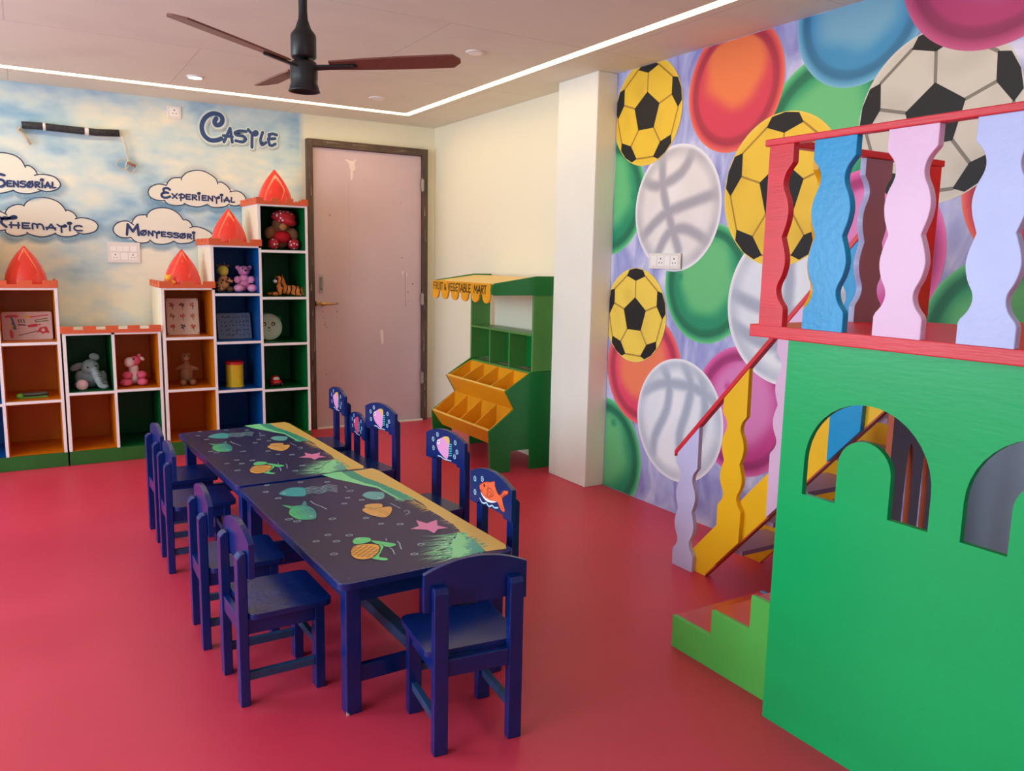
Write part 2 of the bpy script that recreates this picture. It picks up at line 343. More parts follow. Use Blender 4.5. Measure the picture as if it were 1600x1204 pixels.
# traced outlines of the painted pictures, in metres on their own surfaces
DATA = {"clouds":[[[[0.9492,1.9087],[0.8964,1.9151],[0.8459,1.8923],[0.8245,1.855],[0.8365,1.8198],[0.879,1.7992],[0.9352,1.799]],[[0.9492,1.9087],[0.9662,1.9394],[0.9987,1.9646],[1.0561,1.9718]],
[[1.0555,1.9552],[1.0594,1.9754],[1.096,2.0111],[1.1548,2.0306],[1.2133,2.0295],[1.2651,2.0064],[1.3005,1.9785],[1.3126,1.9421]],[[1.3131,1.9556],[1.3431,1.9556],[1.3826,1.9295],[1.4084,1.8901]],
[[1.4003,1.8896],[1.4427,1.899],[1.4834,1.8877],[1.5135,1.8549],[1.5093,1.8304],[1.4739,1.7974],[1.4256,1.7866],[1.3851,1.7962]],[[0.9322,1.8021],[0.9532,1.7768],[1.0034,1.7661],[1.0483,1.7718],
[1.0744,1.7832]],[[1.0681,1.7862],[1.1062,1.7701],[1.158,1.7654],[1.1975,1.7728],[1.231,1.7881]],[[1.2297,1.788],[1.2635,1.7694],[1.3101,1.7683],[1.3575,1.7776],[1.3885,1.7964]]],[[[0.717,1.6144],
[0.6878,1.6374],[0.6518,1.6397],[0.6091,1.623],[0.5836,1.5896],[0.5878,1.5541],[0.6223,1.526],[0.6642,1.5208],[0.6947,1.5251]],[[0.7041,1.6237],[0.719,1.657],[0.7507,1.6845],[0.8092,1.6905]],
[[0.8085,1.674],[0.8126,1.6972],[0.8512,1.732],[0.9142,1.747],[0.9769,1.7382],[1.0265,1.7072],[1.057,1.665]],[[1.057,1.665],[1.0827,1.6647],[1.1078,1.6435],[1.1199,1.6169]],[[1.1001,1.6094],
[1.1395,1.6197],[1.1917,1.6095],[1.2307,1.5904],[1.2598,1.5674],[1.2557,1.5432],[1.2085,1.5245],[1.1685,1.5165],[1.1226,1.5171]],[[0.6947,1.5251],[0.7238,1.4964],[0.7602,1.4876],[0.7974,1.492],
[0.8228,1.506]],[[0.8199,1.5106],[0.8531,1.4869],[0.9031,1.4817],[0.9477,1.4896],[0.9834,1.5075]],[[0.9834,1.5075],[1.018,1.4916],[1.0632,1.4929],[1.1025,1.5009],[1.1292,1.5187]]],[[[-0.0618,1.6498],
[-0.0851,1.6655],[-0.1091,1.67],[-0.149,1.6486],[-0.166,1.6087],[-0.1448,1.5648],[-0.1073,1.5466],[-0.0754,1.5506]],[[-0.0709,1.6606],[-0.0542,1.6923],[-0.0236,1.7135],[0.0065,1.7224],
[0.0434,1.7198]],[[0.0406,1.714],[0.0571,1.7404],[0.0935,1.765],[0.1444,1.7764],[0.1949,1.7736],[0.245,1.7534],[0.2742,1.7232],[0.2907,1.6921]],[[0.2912,1.7009],[0.3194,1.6935],[0.3446,1.6743],
[0.3563,1.6486]],[[0.3455,1.6422],[0.3802,1.6508],[0.4277,1.6458],[0.4696,1.627],[0.4858,1.595],[0.4663,1.5617],[0.4278,1.5455],[0.3902,1.5395],[0.3509,1.5487]],[[-0.0782,1.5448],[-0.0695,1.5282],
[-0.036,1.5134],[0.0034,1.5125],[0.0518,1.5295]],[[0.0473,1.538],[0.0739,1.5217],[0.1238,1.5118],[0.1699,1.5163],[0.2199,1.5382]],[[0.2147,1.5381],[0.2422,1.5216],[0.2888,1.5172],[0.3312,1.5245],
[0.3692,1.5434]]],[[[-0.2649,1.8953],[-0.2926,1.8988],[-0.34,1.8792],[-0.3657,1.8397],[-0.3453,1.803],[-0.3043,1.7947],[-0.2759,1.8019]],[[-0.2671,1.8979],[-0.253,1.9342],[-0.2232,1.9609],
[-0.1825,1.9722]],[[-0.183,1.964],[-0.1688,2.0006],[-0.1335,2.0335],[-0.1039,2.0496],[-0.0747,2.0564],[-0.0362,2.0552],[0.0068,2.045],[0.0443,2.0174],[0.0661,1.9717]],[[0.0668,1.9829],[0.0915,1.982],
[0.12,1.9588],[0.1333,1.9288]],[[0.1153,1.9219],[0.1484,1.931],[0.1938,1.9302],[0.2388,1.9163],[0.2675,1.8782],[0.2553,1.8459],[0.2183,1.8253],[0.1772,1.8194],[0.1299,1.8296]],[[-0.2783,1.8017],
[-0.2493,1.7816],[-0.2069,1.7813],[-0.1632,1.7977]],[[-0.163,1.8005],[-0.1207,1.7892],[-0.0721,1.7949],[-0.0123,1.8152]],[[-0.0148,1.8151],[0.0162,1.8001],[0.0655,1.7974],[0.1059,1.8054],
[0.1471,1.8221]]]],"castle":[[[1.3156,2.4188],[1.3042,2.3982],[1.3078,2.377],[1.3269,2.3711],[1.3511,2.3857],[1.3608,2.417],[1.3466,2.4437],[1.3125,2.453],[1.2781,2.4463],[1.2388,2.4173],
[1.2162,2.3763],[1.2105,2.3371],[1.2217,2.2952],[1.2504,2.2654],[1.2843,2.2568],[1.3233,2.2647],[1.3475,2.2765]],[[1.3663,2.2542],[1.4141,2.3571],[1.4268,2.2574]],[[1.3635,2.2998],[1.428,2.2971]],
[[1.5321,2.3457],[1.4832,2.3441],[1.4497,2.329],[1.4624,2.3126],[1.5088,2.3081],[1.5274,2.2886],[1.5031,2.2661],[1.4523,2.2707]],[[1.5482,2.3614],[1.5656,2.3409],[1.5812,2.338],[1.6042,2.3535],
[1.6151,2.3412],[1.6034,2.3267],[1.5786,2.3244]],[[1.5757,2.333],[1.5715,2.2326]],[[1.6562,2.3518],[1.6389,2.2988],[1.6425,2.2634],[1.6561,2.2601],[1.6794,2.2779]],[[1.7016,2.3382],[1.7317,2.3478],
[1.7616,2.3416]],[[1.6961,2.3041],[1.7493,2.3135]],[[1.7084,2.3366],[1.6982,2.2953],[1.7065,2.2601],[1.7249,2.2572],[1.7507,2.273]]],
"words":[["EXPERIENTIAL",[0.9109,1.8198,0.06419999999999992,0.06999999999999984],[0.9864,1.8184],[1.4298,1.8109],0.0365],["MONTESSORI",[0.669,1.5434,0.08139999999999992,0.07879999999999998],
[0.7597,1.5457],[1.1328,1.527],0.0343],["THEMATIC",[-0.0963,1.5701,0.08839999999999999,0.07250000000000001],[-0.0451,1.5659],[0.3832,1.5587],0.0368],
["SENSORIAL",[-0.1124,1.8345,0.0501,0.08250000000000002],[-0.0499,1.838],[0.2373,1.8448],0.038]],"table":{"sand":[[0.2141,0.6356],[0.3092,0.6423],[0.3215,0.5849],[0.3078,-0.5362],[0.2889,-0.5718],
[0.2147,-0.5608],[0.2316,-0.4652],[0.2368,-0.35],[0.2547,-0.2548],[0.2551,-0.0659],[0.2681,0.0179],[0.2693,0.134],[0.2594,0.2491],[0.2397,0.4118],[0.2187,0.5098]],"teal":[[0.162,0.6435],
[0.225,0.6431],[0.2187,0.5098],[0.2397,0.4118],[0.2594,0.2491],[0.2693,0.134],[0.2602,0.0993],[0.2234,0.1063],[0.2164,0.2032],[0.2119,0.3466],[0.1827,0.4215],[0.1627,0.5241]],
"lgreen":[[0.0677,0.6385],[0.134,0.6518],[0.1684,0.65],[0.1678,0.5371],[0.1898,0.4388],[0.215,0.3537],[0.2213,0.2142],[0.2225,0.1199],[0.2079,0.1357],[0.2046,0.2097],[0.2019,0.323],[0.1679,0.385],
[0.1455,0.4415],[0.0947,0.5451]],"teal2":[[0.2342,-0.3546],[0.2341,-0.4609],[0.2163,-0.5581],[0.1187,-0.5646],[0.1472,-0.5013],[0.1936,-0.4344]],"lgreen2":[[0.2223,-0.352],[0.2291,-0.376],
[0.2084,-0.4427],[0.1722,-0.4789],[0.1674,-0.5217],[0.1187,-0.5646],[0.0917,-0.558],[0.128,-0.4905],[0.1434,-0.4441],[0.1898,-0.3936]],"jelly":[[-0.186,0.4304],[-0.1623,0.4641],[-0.1261,0.4922],
[-0.0916,0.4906],[-0.0693,0.4614],[-0.0806,0.4058],[-0.1002,0.3567],[-0.1278,0.3558],[-0.161,0.3792],[-0.1755,0.3978]],"gfish":[[-0.2218,0.1823],[-0.1919,0.233],[-0.16,0.2351],[-0.1321,0.2002],
[-0.1335,0.129],[-0.16,0.0518],[-0.1953,0.0491],[-0.2238,0.0759],[-0.2326,0.1371]],"gtail":[[-0.2226,0.2744],[-0.1953,0.2471],[-0.16,0.2351],[-0.13,0.2866],[-0.1269,0.2595],[-0.146,0.2078],
[-0.1854,0.1764],[-0.2099,0.1899],[-0.2105,0.2189]],"tfish":[[0.1027,0.2462],[0.1417,0.2851],[0.1775,0.2656],[0.1935,0.2431],[0.1738,0.186],[0.1463,0.1589],[0.1125,0.1799]],"yfish":[[0.0255,0.0604],
[0.053,0.0864],[0.0767,0.0612],[0.1411,0.0502],[0.1138,-0.019],[0.0702,-0.0642],[0.0419,-0.0372],[0.0266,0.0057]],"yfin":[[0.0499,0.0954],[0.0752,0.1236],[0.123,0.105],[0.1113,0.0617],
[0.0767,0.0612]],"star":[[0.0923,-0.2325],[0.1344,-0.216],[0.1552,-0.1493],[0.1728,-0.2029],[0.2249,-0.1834],[0.1959,-0.2437],[0.2186,-0.2881],[0.1781,-0.2823],[0.146,-0.3156],[0.1424,-0.2707]],
"head":[[-0.1326,-0.2462],[-0.1113,-0.2255],[-0.0846,-0.2345],[-0.0705,-0.2521],[-0.0797,-0.2815],[-0.108,-0.2921],[-0.1359,-0.2876],[-0.1407,-0.27]],"fin1":[[-0.0796,-0.274],[-0.0552,-0.2952],
[-0.0188,-0.3439],[-0.0261,-0.364],[-0.0503,-0.3669],[-0.065,-0.3458],[-0.0777,-0.3053]],"fin2":[[-0.0682,-0.3255],[-0.0624,-0.3509],[-0.0893,-0.3952],[-0.1134,-0.4338],[-0.0971,-0.46],
[-0.1058,-0.4769],[-0.1272,-0.4632],[-0.1427,-0.4258],[-0.1028,-0.3788]],"shell":[[-0.1787,-0.345],[-0.1544,-0.3048],[-0.1274,-0.2961],[-0.096,-0.3063],[-0.075,-0.3273],[-0.0785,-0.3565],
[-0.1018,-0.397],[-0.1358,-0.4297],[-0.1661,-0.4345],[-0.1863,-0.4148],[-0.1893,-0.3825]],"bub":[[-0.194,0.5806],[-0.227,0.4799],[-0.2078,0.3679],[-0.0554,0.5589],[0.0469,0.5098],[0.0819,0.3315],
[0.0368,0.2422],[-0.0025,0.1737],[0.0753,0.1872],[-0.1104,0.0132],[0.0021,-0.0378],[0.0244,-0.1272],[0.0828,-0.166],[-0.1866,-0.1501],[-0.2441,-0.1933],[-0.1834,-0.2273],[-0.1227,-0.1897],
[-0.2336,-0.3403],[0.0556,-0.3949],[-0.0047,-0.4691],[-0.2519,0.0848],[-0.2328,0.0479]],"sand_edge":[[0.2593,0.1129],[0.255,0.0504],[0.2584,-0.0018],[0.2551,-0.0659]],"sp2":[[0.2579,-0.0746],
[0.2581,-0.1566],[0.2547,-0.2548],[0.2368,-0.35]],"fan":[[0.2223,-0.352],[0.1848,-0.3908],[0.156,-0.4324],[0.1354,-0.4766],[0.1132,-0.518],[0.0978,-0.558]]},"tline":[[[-0.0754,0.4533],[-0.0341,0.471],
[-0.0073,0.4449],[0.0369,0.4676],[0.0633,0.4299]],[[-0.0825,0.4319],[-0.0415,0.4492],[-0.0148,0.4233],[0.029,0.4455],[0.0553,0.4082]],[[-0.0894,0.4106],[-0.0488,0.4276],[-0.0222,0.402],
[0.0212,0.4238],[0.0473,0.3868]],[[-0.0963,0.3897],[-0.056,0.4063],[-0.0296,0.3809],[0.0135,0.4023],[0.0395,0.3657]],[[-0.103,0.369],[-0.0631,0.3853],[-0.0368,0.3601],[0.0059,0.3811],[0.0318,0.3448]],
[[-0.1073,0.2742],[-0.1048,0.2223],[-0.0933,0.1789],[-0.0875,0.1393]],[[0.1589,0.0904],[0.1624,0.0509],[0.1658,0.0122]],[[0.1593,-0.0322],[0.1774,-0.0231],[0.1741,-0.0522],[0.1474,-0.0725]],
[[-0.0013,-0.3254],[-0.0042,-0.3521],[-0.0129,-0.375],[-0.0219,-0.4064]],[[-0.0255,-0.2831],[-0.0307,-0.3032]],[[-0.0522,-0.3713],[-0.0491,-0.3911],[-0.061,-0.4375]],[[0.0898,0.4126],
[0.0852,0.3777]]],"pinkfish":{"body":[[0.064,0.4937],[0.0639,0.5091],[0.0438,0.5262],[-0.0119,0.5479],[-0.0338,0.5443],[-0.0415,0.5228],[-0.0346,0.4947],[-0.0338,0.464],[-0.0211,0.4444],
[0.0007,0.4461],[0.0459,0.4684]],"top":[[0.0161,0.5382],[-0.0154,0.5486],[-0.0373,0.545],[-0.0415,0.5228],[-0.028,0.5126],[-0.0135,0.5291]],"fin":[[-0.0377,0.5164],[-0.0577,0.5181],[-0.064,0.4887],
[-0.0586,0.4686],[-0.0396,0.4631]],"wave":[[0.0546,0.4446],[0.0294,0.4454],[0.0,0.4386],[-0.0286,0.4408],[-0.0574,0.4416]],"bub":[[0.0584,0.5445],[0.0949,0.5167],[0.0912,0.4753],[-0.0868,0.5319],
[-0.1011,0.4925],[-0.0825,0.4672]],"eye":[[0.0497,0.5117]]},"goldfish":{"body":[[0.08,0.495],[0.069,0.5092],[0.033,0.5254],[-0.0037,0.5336],[-0.034,0.5438],[-0.0389,0.5273],[-0.0567,0.5078],
[-0.076,0.5034],[-0.0988,0.5245],[-0.1325,0.532],[-0.1305,0.5213],[-0.0953,0.4989],[-0.0975,0.4788],[-0.1125,0.4558],[-0.1008,0.4474],[-0.0815,0.4519],[-0.0542,0.4722],[-0.0173,0.4654],[0.0264,0.463],
[0.0656,0.4777]],"belly":[[0.0706,0.4781],[0.0457,0.4675],[0.0013,0.4633],[-0.0542,0.4727],[-0.0181,0.4583],[0.0254,0.4539],[0.0579,0.4648]],"fin":[[0.0181,0.5029],[-0.0064,0.5084],[-0.0299,0.4946],
[-0.0037,0.4756],[0.0184,0.4765]],"gill":[[0.0164,0.5282],[0.0123,0.4896],[0.0294,0.4624]],"wave":[[0.0752,0.4507],[0.0616,0.4406],[0.0427,0.4404],[0.0247,0.4473],[0.0049,0.4385],[-0.0192,0.4483],
[-0.0383,0.4452],[-0.0627,0.4521]],"bub":[[0.1169,0.5176],[0.0587,0.5305],[0.1145,0.4654]],"eye":[[0.0426,0.5092]],"ray":[[[-0.083,0.4961],[-0.1122,0.5172]],[[-0.0763,0.5005],[-0.0993,0.5202]],
[[-0.0827,0.4697],[-0.0999,0.456]],[[0.0049,0.4971],[-0.0146,0.4912],[-0.0,0.4806]],[[0.0713,0.4838],[0.0538,0.4848]]]}}

# ------------------------------------------------------------------ materials
def sky_wall_mat():
    m = bpy.data.materials.new('painted sky and cream wall'); m.use_nodes = True
    nt = m.node_tree; p = nt.nodes['Principled BSDF']; N = nt.nodes.new; L = nt.links.new
    g = N('ShaderNodeNewGeometry'); s = N('ShaderNodeSeparateXYZ'); L(g.outputs['Position'], s.inputs[0])
    mp = N('ShaderNodeMapping'); mp.inputs['Scale'].default_value = (1.0, 1.0, 1.9); L(g.outputs['Position'], mp.inputs[0])
    n1 = N('ShaderNodeTexNoise'); n1.inputs['Scale'].default_value = 1.7; n1.inputs['Detail'].default_value = 3; n1.inputs['Roughness'].default_value = 0.45; L(mp.outputs[0], n1.inputs['Vector'])
    n2 = N('ShaderNodeTexNoise'); n2.inputs['Scale'].default_value = 5.5; n2.inputs['Detail'].default_value = 2; L(mp.outputs[0], n2.inputs['Vector'])
    a = N('ShaderNodeMath'); a.operation = 'MULTIPLY_ADD'; L(n2.outputs['Fac'], a.inputs[0]); a.inputs[1].default_value = 0.45; L(n1.outputs['Fac'], a.inputs[2])
    # less blue near the bottom of the wall
    zz = N('ShaderNodeMapRange'); L(s.outputs['Z'], zz.inputs[0]); zz.inputs[1].default_value = 1.0; zz.inputs[2].default_value = 1.7; zz.inputs[3].default_value = -0.14; zz.inputs[4].default_value = 0.02
    a2 = N('ShaderNodeMath'); L(a.outputs[0], a2.inputs[0]); L(zz.outputs[0], a2.inputs[1])
    r = N('ShaderNodeValToRGB'); e = r.color_ramp.elements
    e[0].position = 0.52; e[0].color = lin((236, 234, 214)); e[1].position = 1.0; e[1].color = lin((112, 168, 206))
    q = r.color_ramp.elements.new(0.74); q.color = lin((196, 218, 222))
    L(a2.outputs[0], r.inputs[0])
    edge = N('ShaderNodeMapRange'); L(s.outputs['X'], edge.inputs[0]); edge.inputs[1].default_value = 1.93; edge.inputs[2].default_value = 1.985
    mx = N('ShaderNodeMix'); mx.data_type = 'RGBA'; L(edge.outputs[0], mx.inputs[0]); L(r.outputs[0], mx.inputs[6]); mx.inputs[7].default_value = lin((238, 233, 208))
    L(mx.outputs[2], p.inputs['Base Color']); p.inputs['Roughness'].default_value = 0.75
    n3 = N('ShaderNodeTexNoise'); n3.inputs['Scale'].default_value = 40
    b = N('ShaderNodeBump'); b.inputs['Strength'].default_value = 0.12; b.inputs['Distance'].default_value = 0.004; L(n3.outputs['Fac'], b.inputs['Height']); L(b.outputs[0], p.inputs['Normal'])
    return m

def mural_wall_mat():
    m = bpy.data.materials.new('lilac mural ground and cream wall'); m.use_nodes = True
    nt = m.node_tree; p = nt.nodes['Principled BSDF']; N = nt.nodes.new; L = nt.links.new
    g = N('ShaderNodeNewGeometry'); s = N('ShaderNodeSeparateXYZ'); L(g.outputs['Position'], s.inputs[0])
    mp = N('ShaderNodeMapping'); mp.inputs['Scale'].default_value = (1.0, 2.2, 1.0); L(g.outputs['Position'], mp.inputs[0])
    n1 = N('ShaderNodeTexNoise'); n1.inputs['Scale'].default_value = 3.0; n1.inputs['Detail'].default_value = 4; n1.inputs['Distortion'].default_value = 0.8; L(mp.outputs[0], n1.inputs['Vector'])
    r = N('ShaderNodeValToRGB'); e = r.color_ramp.elements
    e[0].position = 0.34; e[0].color = lin((140, 140, 205)); e[1].position = 0.68; e[1].color = lin((222, 222, 246))
    q = e.new(0.5); q.color = lin((170, 178, 226))
    L(n1.outputs['Fac'], r.inputs[0])
    edge = N('ShaderNodeMath'); edge.operation = 'GREATER_THAN'; L(s.outputs['Y'], edge.inputs[0]); edge.inputs[1].default_value = 4.15
    mx = N('ShaderNodeMix'); mx.data_type = 'RGBA'; L(edge.outputs[0], mx.inputs[0]); L(r.outputs[0], mx.inputs[6]); mx.inputs[7].default_value = lin((238, 235, 212))
    L(mx.outputs[2], p.inputs['Base Color']); p.inputs['Roughness'].default_value = 0.6
    return m

def floor_mat():
    m = bpy.data.materials.new('red vinyl floor'); m.use_nodes = True
    nt = m.node_tree; p = nt.nodes['Principled BSDF']; N = nt.nodes.new; L = nt.links.new
    g = N('ShaderNodeNewGeometry')
    n1 = N('ShaderNodeTexNoise'); n1.inputs['Scale'].default_value = 1.3; n1.inputs['Detail'].default_value = 5; L(g.outputs['Position'], n1.inputs['Vector'])
    r = N('ShaderNodeValToRGB'); e = r.color_ramp.elements
    e[0].position = 0.3; e[0].color = lin((196, 50, 74)); e[1].position = 0.7; e[1].color = lin((212, 60, 86)); L(n1.outputs['Fac'], r.inputs[0])
    n2 = N('ShaderNodeTexNoise'); n2.inputs['Scale'].default_value = 300; L(g.outputs['Position'], n2.inputs['Vector'])
    # sparse pale scuffs
    mp = N('ShaderNodeMapping'); mp.inputs['Rotation'].default_value = (0, 0, 0.5); mp.inputs['Scale'].default_value = (9, 0.7, 1); L(g.outputs['Position'], mp.inputs[0])
    v = N('ShaderNodeTexNoise'); v.inputs['Scale'].default_value = 5; v.inputs['Detail'].default_value = 6; L(mp.outputs[0], v.inputs['Vector'])
    vr = N('ShaderNodeMapRange'); L(v.outputs['Fac'], vr.inputs[0]); vr.inputs[1].default_value = 0.70; vr.inputs[2].default_value = 0.80; vr.inputs[4].default_value = 0.25
    mx = N('ShaderNodeMix'); mx.data_type = 'RGBA'; L(vr.outputs[0], mx.inputs[0]); L(r.outputs[0], mx.inputs[6]); mx.inputs[7].default_value = lin((225, 120, 130))
    L(mx.outputs[2], p.inputs['Base Color'])
    rr = N('ShaderNodeMapRange'); L(n1.outputs['Fac'], rr.inputs[0]); rr.inputs[3].default_value = 0.34; rr.inputs[4].default_value = 0.48; L(rr.outputs[0], p.inputs['Roughness'])
    p.inputs['Specular IOR Level'].default_value = 0.4
    b = N('ShaderNodeBump'); b.inputs['Strength'].default_value = 0.05; b.inputs['Distance'].default_value = 0.002; L(n2.outputs['Fac'], b.inputs['Height']); L(b.outputs[0], p.inputs['Normal'])
    return m

def ceiling_mat():
    m = bpy.data.materials.new('white ceiling board'); m.use_nodes = True
    nt = m.node_tree; p = nt.nodes['Principled BSDF']; N = nt.nodes.new; L = nt.links.new
    g = N('ShaderNodeNewGeometry')
    bk = N('ShaderNodeTexBrick'); bk.inputs['Scale'].default_value = 1.0; bk.inputs['Brick Width'].default_value = 1.83; bk.inputs['Row Height'].default_value = 1.22
    bk.inputs['Mortar Size'].default_value = 0.004; bk.inputs['Mortar Smooth'].default_value = 0.6
    bk.inputs['Color1'].default_value = lin((228, 229, 212)); bk.inputs['Color2'].default_value = lin((230, 231, 214)); bk.inputs['Mortar'].default_value = lin((206, 202, 192)); L(g.outputs['Position'], bk.inputs['Vector'])
    n = N('ShaderNodeTexNoise'); n.inputs['Scale'].default_value = 2.5; n.inputs['Detail'].default_value = 6; L(g.outputs['Position'], n.inputs['Vector'])
    mr = N('ShaderNodeMapRange'); L(n.outputs['Fac'], mr.inputs[0]); mr.inputs[1].default_value = 0.52; mr.inputs[2].default_value = 0.7; mr.inputs[4].default_value = 0.25
    mx = N('ShaderNodeMix'); mx.data_type = 'RGBA'; L(mr.outputs[0], mx.inputs[0]); L(bk.outputs['Color'], mx.inputs[6]); mx.inputs[7].default_value = lin((208, 204, 196))
    L(mx.outputs[2], p.inputs['Base Color']); p.inputs['Roughness'].default_value = 0.8
    return m

M_floor = floor_mat(); M_ceil = ceiling_mat(); M_sky = sky_wall_mat(); M_mural = mural_wall_mat()
M_plaster = mat('cream plaster', (238, 238, 226), 0.75, 0.02, 3, 0.15, 40)
M_paint = paint_mat('painted picture', 0.55); M_paintg = paint_mat('glossy painted picture', 0.34, 0.4)
M_white = mat('white board edge', (238, 228, 226), 0.5, 0.03, 9)
M_cream = mat('cream laminate', (236, 226, 200), 0.5, 0.03, 5)
M_yel = mat('yellow laminate', (206, 112, 4), 0.38, 0.06, 4, spec=0.25)
M_blu = mat('blue laminate', (6, 78, 146), 0.38, 0.06, 4, spec=0.25)
M_grn = mat('green laminate', (6, 92, 38), 0.38, 0.06, 4, spec=0.25)
M_plinth = mat('green plinth paint', (32, 96, 30), 0.5, 0.10, 7)
M_orange = mat('orange trim', (214, 92, 48), 0.5, 0.05, 8)
M_cone = mat('glossy red plastic sheet', (232, 62, 48), 0.16, 0.04, 3, spec=0.6)
M_navy = mat('navy gloss paint', (2, 34, 102), 0.27, 0.14, 11, 0.025, 45, spec=0.5)
M_navyw = mat('worn navy paint', (30, 62, 100), 0.45, 0.25, 26, 0.1, 60)
M_green = mat('bright green gloss paint', (5, 176, 96), 0.32, 0.05, 2.2, 0.10, 34, spec=0.4, stretch=(1, 0.5, 2.5))
M_lgreen = mat('light green paint', (84, 184, 78), 0.4, 0.06, 5, 0.1, 40)
M_red = mat('red brushed paint', (216, 44, 56), 0.36, 0.07, 9, 0.15, 60, stretch=(1, 0.3, 3))
M_dred = mat('deep red step paint', (196, 58, 40), 0.25, 0.06, 7)
M_bblue = mat('sky blue gloss paint', (0, 148, 204), 0.32, 0.06, 8, 0.2, 50)
M_pink = mat('pale pink gloss paint', (228, 190, 220), 0.35, 0.03, 6, 0.15, 50)
M_lav = mat('lavender gloss paint', (182, 194, 238), 0.35, 0.04, 8, 0.2, 50)
M_lilac = mat('lilac paint', (200, 196, 232), 0.4, 0.04, 8, 0.15, 50)
M_byel = mat('bright yellow paint', (248, 192, 24), 0.35, 0.03, 5, 0.06, 50)
M_rust = mat('orange brown edge tone', (190, 84, 40), 0.5, 0.08, 9)
M_grey = mat('grey mauve shaded panel', (150, 146, 166), 0.6, 0.05, 4)
M_greyb = mat('grey blue panel', (190, 206, 226), 0.6, 0.05, 4)
M_mauve = mat('mauve shade tone', (150, 112, 132), 0.5, 0.05, 6)  # tone of the lavender baluster's shaded front, also used on the treads
M_mgrn = mat('stand green gloss', (10, 120, 52), 0.3, 0.06, 5, spec=0.5)
M_mpost = mat('stand post green', (84, 148, 70), 0.35, 0.08, 5)
M_myel = mat('stand amber paint', (232, 160, 24), 0.38, 0.05, 6)
M_mroof = mat('stand pale yellow roof', (240, 200, 92), 0.35, 0.04, 5)
M_black = mat('black enamel', (26, 28, 30), 0.4, 0.1, 8)
M_blade = mat('brown fan blade', (120, 74, 62), 0.4, 0.10, 4, stretch=(8, 1, 1))
M_door = mat('mauve laminate door', (206, 182, 190), 0.5, 0.05, 2.2, 0.05, 20)
M_frame = mat('dark brown door frame', (84, 66, 54), 0.55, 0.35, 14, 0.2, 40, stretch=(1, 1, 0.3))
M_brass = mat('worn brass', (190, 150, 96), 0.3, 0.1, 20, metal=0.9)
M_steel = mat('brushed steel', (180, 174, 168), 0.35, 0.1, 20, metal=0.9)
M_plastic = mat('white switch plastic', (232, 228, 222), 0.35, 0.01, 5)
M_switch = mat('switch rocker', (246, 244, 240), 0.3, 0.01, 5)
M_dark = mat('dark socket hole', (40, 38, 40), 0.6, 0.05, 5)
M_insul = mat('black pipe insulation', (48, 48, 52), 0.8, 0.5, 60, 0.5, 120)
M_wire = mat('pale cable sheath', (206, 194, 172), 0.6, 0.08, 20)
M_stain = mat('plaster smear', (236, 222, 218), 0.8, 0.06, 20)
M_glass = bpy.data.materials.new('window glass'); M_glass.use_nodes = True
_nt = M_glass.node_tree; _nt.nodes.remove(_nt.nodes['Principled BSDF'])
_t = _nt.nodes.new('ShaderNodeBsdfTransparent'); _g = _nt.nodes.new('ShaderNodeBsdfGlossy'); _g.inputs['Roughness'].default_value = 0.02
_x = _nt.nodes.new('ShaderNodeMixShader'); _x.inputs[0].default_value = 0.06
_nt.links.new(_t.outputs[0], _x.inputs[1]); _nt.links.new(_g.outputs[0], _x.inputs[2]); _nt.links.new(_x.outputs[0], _nt.nodes['Material Output'].inputs[0])

# ------------------------------------------------------------------ the room
T = 0.15
struct(B().box(XL - T, XR + T, YF - T, YB + T, -0.1, 0).build('floor', M_floor))
gx1, gx2, gy1, gy2 = 2.624, 2.686, 6.018, 6.104      # light groove, inner and outer edge
ix0, iy0 = -2.2, -2.3
c = B()
c.box(ix0, gx1, iy0, gy1, ZC, ZC + 0.03)
for bx in ((XL, XR, gy2, YB, ), (XL, XR, YF, iy0 - 0.05), (gx2, XR, iy0 - 0.05, gy2), (XL, ix0 - 0.05, iy0 - 0.05, gy2)):
    c.box(bx[0], bx[1], bx[2], bx[3], ZC, ZC + 0.03)
c.box(XL - T, XR + T, YF - T, YB + T, ZC + 0.06, ZC + 0.16)
ceiling = struct(c.build('ceiling', M_ceil))
wall_back = struct(B().box(XL - T, XR + T, YB, YB + T, 0, ZC + 0.06).build('wall_back', M_sky))
wall_right = struct(B().box(XR, XR + T, YF - T, YB, 0, ZC + 0.06).build('wall_right', M_mural))
struct(B().box(2.972, XR, 4.012, 4.425, 0, ZC).build('wall_column', M_plaster, bevel=0.006))
